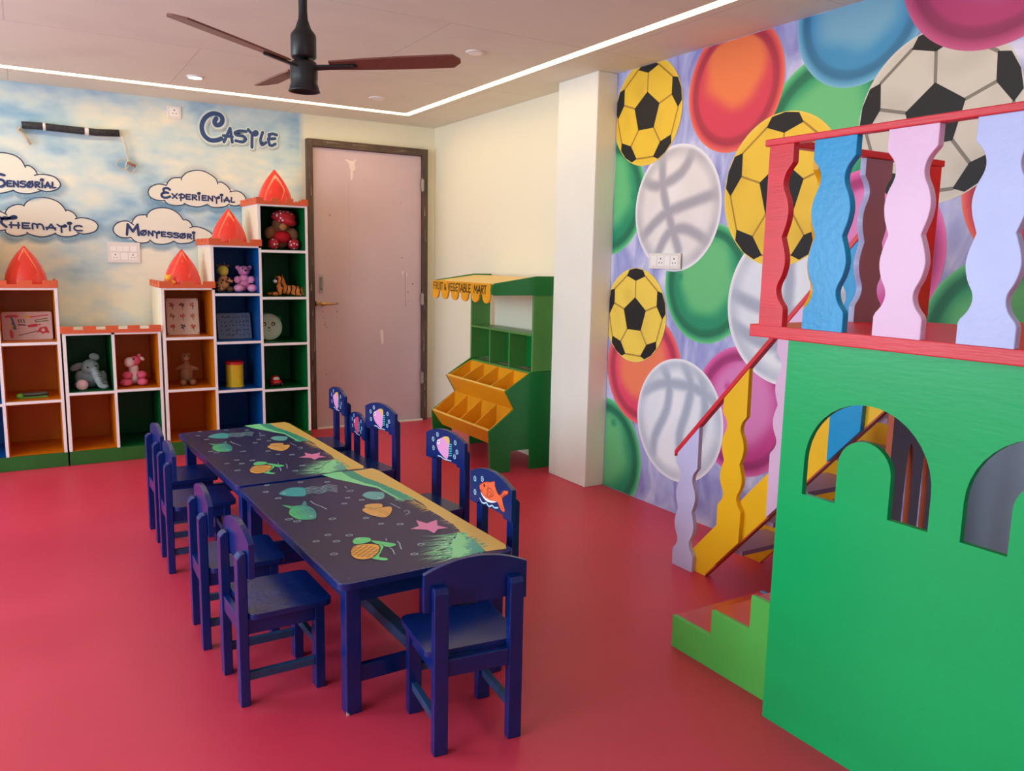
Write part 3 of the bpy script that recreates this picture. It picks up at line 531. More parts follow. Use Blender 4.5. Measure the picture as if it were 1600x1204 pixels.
# left wall with two window openings
w = B(); y = [YF - T, 0.4, 2.6, 3.2, 5.4, YB]
w.box(XL - T, XL, y[0], y[5], 0, 0.75).box(XL - T, XL, y[0], y[5], 2.25, ZC + 0.06)
for a, b in ((y[0], y[1]), (y[2], y[3]), (y[4], y[5])): w.box(XL - T, XL, a, b, 0.75, 2.25)
wall_left = struct(w.build('wall_left', M_plaster))
w = B(); w.box(XL, XR, YF - T, YF, 0, 0.75).box(XL, XR, YF - T, YF, 2.25, ZC + 0.06).box(XL, -1.3, YF - T, YF, 0.75, 2.25).box(1.7, XR, YF - T, YF, 0.75, 2.25)
struct(w.build('wall_front', M_plaster))
def window_side(n, y0, y1):
    f = B()
    for a, b in ((y0, y0 + 0.05), (y1 - 0.05, y1), ((y0 + y1) / 2 - 0.025, (y0 + y1) / 2 + 0.025)): f.box(XL - 0.1, XL - 0.05, a, b, 0.75, 2.25)
    f.box(XL - 0.1, XL - 0.05, y0, y1, 0.75, 0.80).box(XL - 0.1, XL - 0.05, y0, y1, 2.2, 2.25)
    o = struct(f.build('window_%d' % n, M_white))
    m = (y0 + y1) / 2
    for a, b in ((y0 + 0.05, m - 0.025), (m + 0.025, y1 - 0.05)):
        B().box(XL - 0.078, XL - 0.072, a, b, 0.8, 2.2).build('pane', M_glass, o)
window_side(1, 0.4, 2.6); window_side(2, 3.2, 5.4)
f = B()
for a, b in ((-1.3, -1.25), (1.65, 1.7), (0.175, 0.225)): f.box(a, b, YF - 0.1, YF - 0.05, 0.75, 2.25)
f.box(-1.3, 1.7, YF - 0.1, YF - 0.05, 0.75, 0.8).box(-1.3, 1.7, YF - 0.1, YF - 0.05, 2.2, 2.25)
o = struct(f.build('window_3', M_white))
for a, b in ((-1.25, 0.175), (0.225, 1.65)): B().box(a, b, YF - 0.078, YF - 0.072, 0.8, 2.2).build('pane', M_glass, o)

# glowing light strips in the ceiling groove
M_led = emit('warm light strip', (255, 222, 160), 11.0)
s1 = B().box(-2.2, gx2, gy1 + 0.004, gy2 - 0.004, ZC + 0.003, ZC + 0.02).build('light_strip', M_led)
tag(s1, 'long warm white light strip in the ceiling groove along the sky wall', 'light strip', 'light strips in the ceiling groove')
s2 = B().box(gx1 + 0.004, gx2 - 0.004, -2.3, gy1, ZC + 0.003, ZC + 0.02).build('light_strip', M_led)
tag(s2, 'warm white light strip in the ceiling groove along the ball mural wall', 'light strip', 'light strips in the ceiling groove')

# ---- door
door = struct(B().box(2.032, 2.978, YB - 0.03, YB - 0.002, 0.006, 2.275).build('door_1', M_door))
fr = B().box(1.985, 2.03, YB - 0.06, YB, 0, 2.335).box(2.98, 3.03, YB - 0.06, YB, 0, 2.335).box(2.03, 2.98, YB - 0.06, YB, 2.278, 2.335)
fr.build('door_frame', M_frame, door, bevel=0.004)
h = B().lathe([(0.018, 0), (0.018, 0.012)], (2.098, YB - 0.042, 1.035), 16, ax='y').tube([(2.098, YB - 0.035, 1.035), (2.098, YB - 0.08, 1.035)], 0.008)
h.tube([(2.04, YB - 0.08, 1.037), (2.1, YB - 0.083, 1.035), (2.17, YB - 0.078, 1.035), (2.215, YB - 0.075, 1.037)], [0.006, 0.009, 0.009, 0.007])
h.box(2.035, 2.05, YB - 0.085, YB - 0.03, 1.02, 1.055)
h.build('door_handle', M_brass, door, smooth=True)
h = B().box(2.072, 2.106, YB - 0.036, YB - 0.03, 1.12, 1.275).tube([(2.089, YB - 0.036, 1.15), (2.089, YB - 0.06, 1.16), (2.089, YB - 0.06, 1.24), (2.089, YB - 0.036, 1.25)], 0.007)
h.build('pull_handle', M_steel, door)
h = B()
for z in (2.035, 1.07, 0.38): h.box(2.966, 2.990, YB - 0.066, YB - 0.028, z - 0.045, z + 0.045).lathe([(0.006, -0.055), (0.006, 0.055)], (2.976, YB - 0.066, z), 8)
h.build('hinge', M_steel, door)
pt = Paint(lambda u, v, h: (u, YB - 0.03 - h, v))
for pts in ([(2.30, 2.20), (2.37, 2.19), (2.40, 2.21), (2.385, 2.17), (2.39, 2.13), (2.36, 2.11), (2.34, 2.14), (2.335, 2.17)], [(2.35, 2.11), (2.37, 2.10), (2.365, 2.05), (2.35, 2.04)], [(2.60, 0.80), (2.625, 0.80), (2.63, 0.70), (2.61, 0.69)], [(2.80, 1.30), (2.815, 1.31), (2.81, 1.27)], [(2.84, 1.29), (2.85, 1.29), (2.85, 1.25)]):
    pt.poly(pts, (232, 216, 212), True)
for x, z in ((2.10, 0.97), (2.10, 0.92), (2.22, 0.97), (2.22, 0.92), (2.115, 0.86), (2.13, 0.84), (2.12, 0.88), (2.17, 1.75), (2.79, 1.88), (2.80, 1.42), (2.81, 1.34), (2.86, 1.05), (2.855, 1.13), (2.9, 1.2), (2.12, 0.45), (2.31, 0.02)):
    pt.disk(x, z, random.uniform(0.004, 0.008), lambda a, b: (130, 108, 110), 1, 8)
pt.stroke([(2.33, 2.0), (2.335, 1.5), (2.33, 1.1)], 0.004, (196, 172, 176)); pt.stroke([(2.83, 1.3), (2.835, 1.0)], 0.004, (150, 130, 140))
pt.build('stain', M_paint, door)
B().box(2.03, 2.98, YB - 0.075, YB - 0.04, 0, 0.010).build('threshold', M_plaster, door)
pt = Paint(lambda u, v, h: (u, YB - 0.06 - h, v)); rs = random.Random(4)
for k in range(26):
    z = rs.uniform(0.1, 2.2); x = rs.choice((1.985, 2.98)) + rs.uniform(0.012, 0.034); L_ = rs.uniform(0.03, 0.14)
    pt.stroke([(x, z), (x + rs.uniform(-0.004, 0.004), z + L_ / 2), (x, z + L_)], rs.uniform(0.003, 0.009), rs.choice([(150, 134, 118), (176, 164, 150), (112, 96, 84)]), taper=True)
for k in range(9):
    x = rs.uniform(2.05, 2.85); z = rs.uniform(2.29, 2.32); L_ = rs.uniform(0.05, 0.15)
    pt.stroke([(x, z), (x + L_ / 2, z + 0.004), (x + L_, z)], rs.uniform(0.004, 0.010), rs.choice([(140, 124, 108), (118, 102, 88)]), taper=True)
pt.build('frame_smears', M_paint, door)

# ---- sky picture: clouds and words
pt = Paint(lambda u, v, h: (u, YB - h, v))
NAVY = (46, 62, 110)
for cl in DATA['clouds']:
    allp = [p for a in cl for p in smooth_line(a, False, 3)]
    cx = (min(p[0] for p in allp) + max(p[0] for p in allp)) / 2; cz = min(p[1] for p in allp) + 0.45 * (max(p[1] for p in allp) - min(p[1] for p in allp))
    # outline seen from the middle: farthest point in each direction
    ring = []
    for k in range(72):
        t0 = 2 * pi * k / 72; best = None
        for p in allp:
            t = atan2(p[1] - cz, p[0] - cx) % (2 * pi); dt = min(abs(t - t0), 2 * pi - abs(t - t0))
            if dt < pi / 50:
                d = (p[0] - cx) ** 2 + (p[1] - cz) ** 2
                if best is None or d > best[0]: best = (d, p)
        if best: ring.append(best[1])
    pt.halo(ring, (cx, cz), 0.22, 0.02, (118, 172, 206), 0.6)
    pt.poly(ring, (232, 230, 216))
    for a in cl: pt.stroke(a, 0.008, (50, 66, 92))
for txt, first, a, b, hh in DATA['words']:
    c0 = txt[0]; st = FONT['t' if c0 == 'T' else c0][1]; x0, z0, ww, hg = first
    if c0 == 'T':
        st = [[(-0.3, 0.95), (0.3, 0.7), (0.8, 1.0), (1.0, 0.9), (0.7, 0.78), (0.2, 0.85), (0.0, 0.4), (0.3, 0.0)]]
    if c0 == 'E':
        st = [[(0.95, 0.85), (0.7, 1.0), (0.3, 0.9), (0.35, 0.6), (0.75, 0.5)], [(0.6, 0.55), (0.1, 0.4), (0.1, 0.1), (0.5, 0.0), (0.95, 0.15)]]
    wmax = FONT[c0][0] if c0 not in 'TE' else 1.0
    for s_ in st: pt.stroke([(x0 + p[0] / wmax * ww, z0 + p[1] * hg) for p in s_], 0.017, NAVY, smooth=(c0 in 'SECT'))
    rest = txt[1:]
    low = ''.join({'I': 'i', 'O': 'o', 'T': 't'}.get(ch, ch) for ch in rest)
    if txt == 'THEMATIC': low = low.replace('M', 'm')
    write(pt, low, a, b, hh, 0.0115, NAVY)
for i, s_ in enumerate(DATA['castle']):
    pt.stroke([(p[0] + 0.006, p[1] - 0.010) for p in s_], 0.068 if i == 0 else 0.044, (176, 190, 190), smooth=(i in (0, 3, 4, 6)))
for i, s_ in enumerate(DATA['castle']): pt.stroke(s_, 0.060 if i == 0 else 0.042, (208, 226, 226), smooth=(i in (0, 3, 4, 6)))
for i, s_ in enumerate(DATA['castle']): pt.stroke(s_, 0.033 if i == 0 else 0.0225, (48, 76, 124), smooth=(i in (0, 3, 4, 6)))
pt.build('painted_clouds', M_paint, wall_back)

# ---- ball mural on the right wall
pt = Paint(lambda u, v, h: (XR - h, u, v), 0.00003)
CLIP = (-2.7, 4.008, 0.002, ZC - 0.002)
def balloon(inner, ring, rim, dot=None, off=0.12):
    def fn(a, b):
        d = sqrt(a * a + b * b); e = sqrt(a * a + (b - off) ** 2)
        c = mix3(inner, ring, sstep(0.48, 0.80, e + 0.10 * noise.noise((a * 2, b * 2, inner[0]))))
        c = mix3(c, tuple(v * 0.8 for v in ring), sstep(0.74, 0.82, d) * (1 - sstep(0.88, 0.95, d)))
        c = mix3(c, rim, 0.55 * sstep(0.88, 0.96, d))
        c = mix3(c, rim, sstep(0.97, 0.995, d))
        if dot:
            c = mix3(c, ring, 0.8 * (1 - sstep(0.03, 0.10, sqrt((a - dot[0]) ** 2 + (b - dot[1]) ** 2))))
        return c
    return fn
def seam_ball(lines, base, dark):
    segs = [smooth_line(l, False, 3) for l in lines]
    def fn(a, b):
        d = sqrt(a * a + b * b)
        m = 9
        for s_ in segs:
            for p, p_ in zip(s_, s_[1:]):
                dx, dy = p_[0] - p[0], p_[1] - p[1]; t = ((a - p[0]) * dx + (b - p[1]) * dy) / (dx * dx + dy * dy + 1e-9); t = min(1, max(0, t))
                q = (p[0] + t * dx - a) ** 2 + (p[1] + t * dy - b) ** 2
                if q < m: m = q
        m = sqrt(m)
        c = mix3(base, (255, 255, 255), 0.5 * noise.noise((a * 1.7, b * 1.7, 3.1)) + 0.1)
        c = mix3(mix3(base, dark, 0.75), c, sstep(0.03, 0.14, m))
        c = mix3(c, mix3(base, dark, 0.55), sstep(0.72, 0.92, d) * (0.7 + 0.3 * noise.noise((a * 3, b * 3, 9))))
        return mix3(c, (238, 238, 244), sstep(0.93, 0.98, d))
    return fn
def football(cy, cz, r, base, seam, rot=0.0, edge=None):
    def fn(a, b):
        d = sqrt(a * a + b * b)
        c = mix3(base, seam, 0.14 * max(0, noise.noise((a * 2.5, b * 2.5, cy))) * 2)
        return mix3(c, edge or mix3(base, (255, 255, 255), 0.15), sstep(0.95, 1, d))
    pt.disk(cy, cz, r, fn, 14, 72, CLIP)
    def P(q, ang):
        return (min(max(cy + r * q * cos(ang), CLIP[0]), CLIP[1]), min(max(cz + r * q * sin(ang), CLIP[2]), CLIP[3]))
    A = [pi / 2 + rot + 2 * pi * k / 5 for k in range(5)]
    sw = 0.010 if base[2] < 120 else 0.014
    for k in range(5):
        pt.stroke([P(0.38, A[k]), P(0.74, A[k])], sw, seam, False)
        pt.stroke([P(0.885, A[k] + radians(20)), P(0.885, A[k] + radians(52))], sw, seam, False)
        j = A[k] + radians(36)
        # seams from the neighbouring patch corners meet the rim seam
    for k in range(5):
        patch = [P(0.73, A[k]), P(0.885, A[k] + radians(20)), P(0.985, A[k] + radians(13)), P(0.995, A[k]), P(0.985, A[k] - radians(13)), P(0.885, A[k] - radians(20))]
        pt.poly(patch, (24, 24, 27))
    pt.poly([P(0.385, a) for a in A], (24, 24, 27))
GR = ((104, 196, 128), (34, 146, 104), (120, 214, 140))
MG = ((222, 132, 192), (204, 66, 146), (226, 120, 180))
OR = ((244, 130, 92), (230, 70, 104), (240, 120, 110))
def disk(c, r, cols, dot=None, nr=20, off=0.12): pt.disk(c[0], c[1], r, balloon(*cols, dot=dot, off=off), nr, 80, CLIP)
GO = ((236, 128, 76), (216, 62, 88), (240, 120, 90))
disk((0.75, 1.95), 0.36, GR); disk((1.05, 0.6), 0.36, MG); disk((0.3, 1.2), 0.36, OR); disk((0.5, 2.2), 0.35, ((150, 196, 220), (60, 150, 205), (120, 190, 220)))
disk((1.62, 1.12), 0.36, GR); disk((2.5, 1.98), 0.37, GR, (0.35, 0.25)); disk((4.06, 1.80), 0.345, GR, (-0.68, 0.0)); disk((4.02, 0.20), 0.37, GR, (-0.25, 0.6))
disk((3.192, 1.31), 0.32, GR, (0.62, 0.1)); disk((3.675, 0.79), 0.335, OR); disk((2.892, 0.667), 0.335, MG, (0.3, 0.35)); disk((2.246, 1.468), 0.36, MG)
disk((3.072, 2.294), 0.321, GO, off=0.34); disk((2.371, 2.50), 0.325, ((120, 178, 206), (62, 146, 196), (130, 190, 216)))
pt.disk(3.454, 1.712, 0.345, seam_ball([[(0.38, 0.92), (0.33, 0.37), (0.18, -0.06), (-0.11, -0.66)], [(-0.36, 0.9), (-0.09, 0.55), (0.47, 0.38), (0.84, 0.5)], [(-0.92, 0.19), (-0.36, 0.08), (0.31, -0.1), (0.84, -0.48)], [(0.4, -0.74), (0.16, -0.4), (-0.21, -0.32), (-0.58, -0.45), (-0.82, -0.58)]], (232, 228, 226), (150, 150, 164)), 34, 110, CLIP)
pt.disk(2.64, 1.22, 0.385, seam_ball([[(0.9, 0.1), (0.4, -0.05), (0, -0.1), (-0.5, 0.0), (-0.9, 0.2)], [(0.9, -0.3), (0.3, -0.5), (-0.3, -0.5)], [(0.1, 0.9), (0.0, 0.3), (0.05, -0.6)]], (226, 232, 240), (150, 160, 182)), 34, 110, CLIP)
pt.disk(3.354, 0.537, 0.35, seam_ball([[(0.86, 0.35), (0.49, 0.53), (0.06, 0.59), (-0.4, 0.57), (-0.8, 0.43)], [(0.41, 0.84), (0.24, 0.56), (0.27, 0.14), (0.52, -0.34), (0.56, -0.65)], [(-0.06, 0.97), (-0.26, 0.63), (-0.2, 0.22), (-0.06, -0.22), (-0.12, -0.63)], [(-0.5, 0.75), (-0.6, 0.3), (-0.5, -0.2)]], (232, 238, 246), (150, 164, 186)), 34, 110, CLIP)
disk((1.52, 1.72), 0.33, GO)
football(1.99, 2.0, 0.34, (206, 203, 190), (128, 124, 114), rot=radians(-4))
disk((1.80, 2.60), 0.385, ((190, 104, 150), (176, 56, 112), (196, 96, 140)))
football(2.731, 1.765, 0.36, (238, 200, 62), (176, 132, 50))
football(3.735, 2.262, 0.296, (238, 200, 56), (176, 132, 50))
football(3.766, 1.103, 0.279, (244, 212, 84), (180, 140, 60))
football(1.15, 1.3, 0.33, (238, 200, 62), (176, 132, 50))
pt.build('painted_balls', M_paint, wall_right)

# ------------------------------------------------------------------ shelves
YS = 6.02; YBK = 6.50; TH = 0.018
def battlement(x0, x1, ztop, parent, side=None):
    """orange trim with merlons on the front edge and one side"""
    n = max(3, round((x1 - x0) / 0.118)); 
    def prof(a, b):
        L = b - a; m = max(2, round((L + 0.058) / 0.123)); mw = (L - (m - 1) * 0.056) / m
        pts = [(a, ztop - 0.005)]; x = a
        for i in range(m):
            pts += [(x, ztop + 0.042), (x + mw, ztop + 0.042)]
            x += mw
            if i < m - 1: pts += [(x, ztop + 0.018), (x + 0.056, ztop + 0.018)]; x += 0.056
        pts.append((b, ztop - 0.005)); return pts
    b = B().prism(prof(x0 - 0.012, x1 + 0.004), 'y', YS - 0.012, YS)
    for xs in ([x0 - 0.012] if side in ('L', 'LR') else []) + ([x1 - 0.006] if side in ('R', 'LR') else []):
        b.prism(prof(YS, YBK), 'x', xs, xs + 0.012)
    b.build('battlement', M_orange, parent, bevel=0.0015, seg=1)
def cell(x0, x1, z0, z1, m, parent):
    e = 0.0015; a, b, c_, d = x0 + e, x1 - e, z0 + e, z1 - e; y0, y1 = YS + 0.003, YBK - 0.014
    o = B(); t = 0.002
    o.box(a, b, y1 - t, y1, c_, d).box(a, a + t, y0, y1, c_, d).box(b - t, b, y0, y1, c_, d).box(a, b, y0, y1, c_, c_ + t).box(a, b, y0, y1, d - t, d)
    o.build('compartment', m, parent)
def cone(cx, cz, parent, r=0.126, h=0.262):
    prof = []
    for i in range(13):
        t = i / 12
        prof.append((max(0.003, r * (1 - t ** 2.0)), t * h))
    n = 20
    B().lathe(prof, (cx, 6.22, cz), n).build('roof_cone', M_cone, parent, smooth=True)
def shelf_unit(name, label, cols, x0, x1, rightcream=False):
    """cols: (xa, xb, [shelf tops bottom->top], [material per cell], top z, cone?, trim sides)"""
    root = empty(name, (0, 0, 0))
    tag(root, label, 'shelf', 'castle shelf units along the sky wall')
    B().box(x0, x1, YS, YBK, 0, 0.094).build('plinth', M_plinth, root, bevel=0.002, seg=1)
    for ci, (xa, xb, rows, mats, zt, cn, side) in enumerate(cols):
        for i in range(len(rows)):
            zb = rows[i]; za = rows[i + 1] - TH if i + 1 < len(rows) else zt - TH
            cell(xa, xb, zb, za, mats[i], root)
            if i > 0: B().box(xa, xb, YS, YBK - 0.012, zb - TH, zb).build('shelf_board', M_white, root)
        B().box(xa - TH, xb + TH, YS, YBK, zt - TH, zt).build('top_board', M_white, root)
        B().box(xa, xb, YBK - 0.013, YBK, 0.094, zt - TH).build('back_panel', M_white, root)
        if side is not None: battlement(xa - TH, xb + TH, zt, root, side)
        if cn: cone(cn, zt, root)
    # uprights between columns reach the higher neighbour
    xs = [(cols[0][0] - TH, cols[0][4])] + [(cols[i][1], max(cols[i][4], cols[i + 1][4])) for i in range(len(cols) - 1)] + [(cols[-1][1], cols[-1][4])]
    for k, (x, z) in enumerate(xs):
        B().box(x, x + TH, YS, YBK, 0.094, z - TH).build('upright', [M_white], root)
        # cream outer face above a lower neighbour
        lo = None
        if k == 0: lo = 0.094
        elif k < len(cols) and cols[k - 1][4] < cols[k][4]: lo = cols[k - 1][4]
        if lo is not None:
            B().box(x - 0.0015, x, YS + 0.003, YBK - 0.001, lo + 0.003, z - TH - 0.001).build('side_skin', M_cream, root)
        lo = None
        if k == len(cols): lo = 0.094
        elif k > 0 and cols[k - 1][4] > cols[k][4]: lo = cols[k][4]
        if lo is not None:
            B().box(x + TH, x + TH + 0.0015, YS + 0.003, YBK - 0.001, lo + 0.003, z - TH - 0.001).build('side_skin', M_cream, root)
    return root
R3 = [0.095, 0.472, 0.838]; R4 = [0.095, 0.445, 0.797, 1.142]; R5 = [0.095, 0.432, 0.775, 1.115, 1.455]
shelf_unit('castle_shelf', 'tall stepped castle shelf beside the door with yellow, blue and green towers',
           [(0.83, 1.146, R3, [M_yel] * 3, 1.185, 0.985, 'L'), (1.162, 1.477, R4, [M_blu] * 4, 1.485, 1.315, 'L'), (1.495, 1.82, R5, [M_grn] * 5, 1.785, 1.655, 'LR')], 0.812, 1.84)
low = shelf_unit('castle_shelf', 'low two column castle shelf in the middle holding grey elephant and pink toy',
           [(0.221, 0.490, [0.095, 0.490], [M_yel, M_grn], 0.888, None, None), (0.508, 0.779, [0.095, 0.494], [M_grn, M_yel], 0.888, None, None)], 0.203, 0.800)
battlement(0.203, 0.797, 0.888, low, None)
shelf_unit('castle_shelf', 'leftmost castle shelf cut by the photo edge with yellow tower and tools board',
           [(-0.49, -0.157, R4, [M_blu] * 4, 1.485, -0.33, 'LR'), (-0.138, 0.172, [0.095, 0.452, 0.832], [M_yel] * 3, 1.185, 0.022, 'R')], -0.51, 0.193)

# ------------------------------------------------------------------ toys
def col(name, c, rough=0.85, var=0.1, bump=0.5): return mat('plush ' + name, c, rough, var, 60, bump, 220, spec=0.2)
P_grey = col('grey', (140, 152, 150)); P_pink = col('hot pink', (226, 104, 136)); P_white = col('white', (228, 214, 206)); P_brown = col('brown', (120, 84, 58))
P_lpink = col('light pink', (232, 150, 190)); P_bear = col('taupe', (138, 96, 66)); P_tan = col('tan', (176, 128, 88)); P_red = col('red', (196, 34, 48)); P_blk = mat('black bead', (14, 12, 14), 0.2, 0, 5)
P_rose = col('rose pad', (220, 178, 172)); P_yellow = col('yellow', (222, 204, 90)); P_org = col('orange', (210, 118, 50)); P_mauve = col('mauve', (206, 130, 176)); P_tgold = col('gold', (240, 180, 60))
P_fold = col('pale grey', (166, 178, 176))
def spotty(name, a, b, scale, thr=0.5, wave=False):
    m = bpy.data.materials.new(name); m.use_nodes = True; nt = m.node_tree; p = nt.nodes['Principled BSDF']; N = nt.nodes.new
    tc = N('ShaderNodeTexCoord')
    t = N('ShaderNodeTexWave') if wave else N('ShaderNodeTexVoronoi')
    t.inputs['Scale'].default_value = scale
    if wave: t.inputs['Distortion'].default_value = 5; t.inputs['Detail'].default_value = 2; t.inputs['Detail Scale'].default_value = 2.0
    nt.links.new(tc.outputs['Object'], t.inputs['Vector'])
    r = N('ShaderNodeValToRGB'); r.color_ramp.interpolation = 'CONSTANT'; r.color_ramp.elements[0].color = lin(a); r.color_ramp.elements[1].color = lin(b); r.color_ramp.elements[1].position = thr
    nt.links.new(t.outputs['Fac'] if wave else t.outputs['Distance'], r.inputs[0]); nt.links.new(r.outputs[0], p.inputs['Base Color']); p.inputs['Roughness'].default_value = 0.7
    return m
P_tiger = spotty('tiger stripes', (40, 26, 20), (214, 120, 44), 9, 0.24, True)
P_gir = spotty('giraffe patches', (112, 60, 36), (224, 168, 110), 42, 0.42)
P_dots = spotty('red cloth with white dots', (232, 232, 236), (190, 30, 44), 36, 0.26)

def eyes(root, pts, r=0.005):
    for p in pts: B().ell(p, (r, r, r), n=10).build('eye', P_blk, root, smooth=True)
def toy(name, label, cat, loc, parts, rz=0.0, vox=0.006):
    """parts: (name, material, [(centre, radii, rot)]) each one becomes one soft mesh"""
    root = empty(name, loc, rz); tag(root, label, cat)
    for nm, m, els in parts:
        b = B()
        for e in els: b.ell(e[0], e[1], e[2] if len(e) > 2 else (0, 0, 0), n=16)
        b.build(nm, m, root, remesh=vox if len(els) > 1 else 0, smooth=True)
    return root
YT = 6.17
# grey elephant, seated, trunk hanging forward
e = toy('plush_elephant', 'grey plush elephant sitting in green compartment of the low shelf', 'toy', (0.362, YT, 0.4935), [
    ('body', P_grey, [((0, 0.03, 0.075), (0.07, 0.062, 0.075)), ((0.0, 0, 0.145), (0.058, 0.052, 0.055)), ((-0.075, -0.03, 0.03), (0.03, 0.05, 0.03)), ((0.075, -0.03, 0.03), (0.03, 0.045, 0.03)), ((-0.07, 0.0, 0.08), (0.028, 0.03, 0.045)), ((0.075, 0.0, 0.075), (0.026, 0.03, 0.045))]),
    ('trunk', P_grey, [((0.02, -0.055, 0.125), (0.028, 0.026, 0.032)), ((0.03, -0.072, 0.095), (0.026, 0.024, 0.03)), ((0.04, -0.082, 0.065), (0.024, 0.022, 0.03)), ((0.052, -0.088, 0.035), (0.022, 0.022, 0.026)), ((0.075, -0.092, 0.020), (0.03, 0.02, 0.018))]),
    ('ear', P_grey, [((-0.082, 0.0, 0.15), (0.045, 0.012, 0.024), (0, -0.45, 0))]), ('ear', P_grey, [((0.03, 0.02, 0.212), (0.034, 0.014, 0.026), (0, 0.3, 0))]),
    ('foot_pad', P_rose, [((-0.058, -0.076, 0.036), (0.038, 0.018, 0.036))])])
eyes(e, [(-0.018, -0.050, 0.150), (0.032, -0.048, 0.156)], 0.006)
for i in range(6):
    B().tube([(0.005 + 0.006 * i, -0.078 - 0.006 * i, 0.125 - 0.014 * i), (0.028 + 0.006 * i, -0.088 - 0.005 * i, 0.122 - 0.014 * i), (0.05 + 0.006 * i, -0.078 - 0.005 * i, 0.125 - 0.014 * i)], 0.0018).build('trunk_fold', P_fold, e)
# pink and white giraffe like toy
e = toy('plush_hippo', 'pink and white plush toy with big muzzle sitting in the low shelf', 'toy', (0.632, YT, 0.4975), [
    ('body', P_white, [((0, 0.02, 0.07), (0.04, 0.042, 0.065)), ((0, 0.01, 0.12), (0.034, 0.034, 0.035))]),
    ('head', P_pink, [((0.005, 0.0, 0.172), (0.042, 0.036, 0.034))]), ('muzzle', P_white, [((-0.028, -0.022, 0.166), (0.034, 0.030, 0.036))]),
    ('ear', P_pink, [((0.038, 0.0, 0.205), (0.012, 0.008, 0.016))]), ('ear', P_white, [((0.056, 0.0, 0.185), (0.018, 0.008, 0.012), (0, 0.7, 0))]),
    ('arm', P_pink, [((-0.045, -0.02, 0.075), (0.034, 0.030, 0.027))]), ('arm', P_pink, [((0.046, -0.02, 0.075), (0.034, 0.030, 0.027))]),
    ('leg', P_pink, [((-0.056, -0.035, 0.027), (0.040, 0.045, 0.026), (0, 0, 0.4))]), ('leg', P_pink, [((0.048, -0.035, 0.027), (0.036, 0.045, 0.026))])])
eyes(e, [(-0.002, -0.036, 0.188)], 0.006)
# brown bear
e = toy('plush_bear', 'small taupe brown plush bear in the yellow compartment', 'toy', (0.983, YT + 0.03, 0.4755), [
    ('body', P_bear, [((0, 0.01, 0.075), (0.053, 0.046, 0.068)), ((0, 0.0, 0.135), (0.036, 0.034, 0.035)), ((0, -0.002, 0.2), (0.034, 0.031, 0.034)), ((-0.026, 0.0, 0.228), (0.011, 0.008, 0.011)), ((0.026, 0.0, 0.228), (0.011, 0.008, 0.011)), ((-0.056, -0.01, 0.125), (0.030, 0.019, 0.016), (0, -0.5, 0)), ((0.056, -0.01, 0.12), (0.034, 0.019, 0.016), (0, 0.5, 0))]),
    ('leg', P_bear, [((-0.032, -0.045, 0.024), (0.024, 0.04, 0.024))]), ('leg', P_bear, [((0.034, -0.045, 0.024), (0.024, 0.04, 0.024))]),
    ('muzzle', P_tan, [((0, -0.03, 0.196), (0.016, 0.012, 0.013))])])
eyes(e, [(-0.012, -0.030, 0.212), (0.012, -0.030, 0.212), (0, -0.042, 0.200)], 0.0035)
# giraffe with yellow muzzle
e = toy('plush_giraffe', 'patched brown plush giraffe with yellow face in top blue compartment', 'toy', (1.252, YT, 1.1455), [
    ('body', P_gir, [((0, 0.02, 0.05), (0.05, 0.045, 0.05)), ((0, 0.01, 0.10), (0.036, 0.032, 0.035)), ((0.045, -0.01, 0.085), (0.028, 0.024, 0.017), (0, 0.5, 0))]),
    ('head', P_yellow, [((0, -0.005, 0.155), (0.042, 0.036, 0.038)), ((0, -0.022, 0.142), (0.036, 0.030, 0.026))]),
    ('ear', P_brown, [((-0.034, 0.0, 0.19), (0.012, 0.007, 0.010))]), ('ear', P_brown, [((0.036, 0.0, 0.19), (0.014, 0.007, 0.010))]),
    ('horn', P_brown, [((-0.014, 0, 0.198), (0.006, 0.006, 0.012))]), ('horn', P_brown, [((0.014, 0, 0.198), (0.006, 0.006, 0.012))]),
    ('leg', P_gir, [((-0.034, -0.04, 0.024), (0.024, 0.042, 0.024))]), ('leg', P_brown, [((0.038, -0.04, 0.022), (0.024, 0.04, 0.022))])])
# light pink bear
e = toy('plush_bear', 'light pink plush bear with black nose in top blue compartment', 'toy', (1.400, YT - 0.01, 1.1455), [
    ('body', P_lpink, [((0, 0.02, 0.06), (0.045, 0.04, 0.055)), ((-0.05, -0.012, 0.09), (0.026, 0.024, 0.028)), ((0.052, -0.012, 0.092), (0.026, 0.024, 0.028)), ((0.0, 0.0, 0.10), (0.036, 0.034, 0.03))]),
    ('head', P_mauve, [((0, 0.0, 0.155), (0.044, 0.038, 0.038)), ((-0.044, 0.004, 0.178), (0.018, 0.010, 0.019)), ((0.044, 0.004, 0.178), (0.018, 0.010, 0.019))]),
    ('muzzle', P_mauve, [((0.002, -0.034, 0.148), (0.026, 0.020, 0.020))]),
    ('nose', P_blk, [((0.002, -0.054, 0.158), (0.011, 0.007, 0.007))]),
    ('leg', P_lpink, [((-0.048, -0.04, 0.030), (0.038, 0.045, 0.029))]), ('leg', P_lpink, [((0.05, -0.04, 0.030), (0.038, 0.045, 0.029))])])
eyes(e, [(-0.016, -0.033, 0.174), (0.020, -0.033, 0.174)], 0.005)
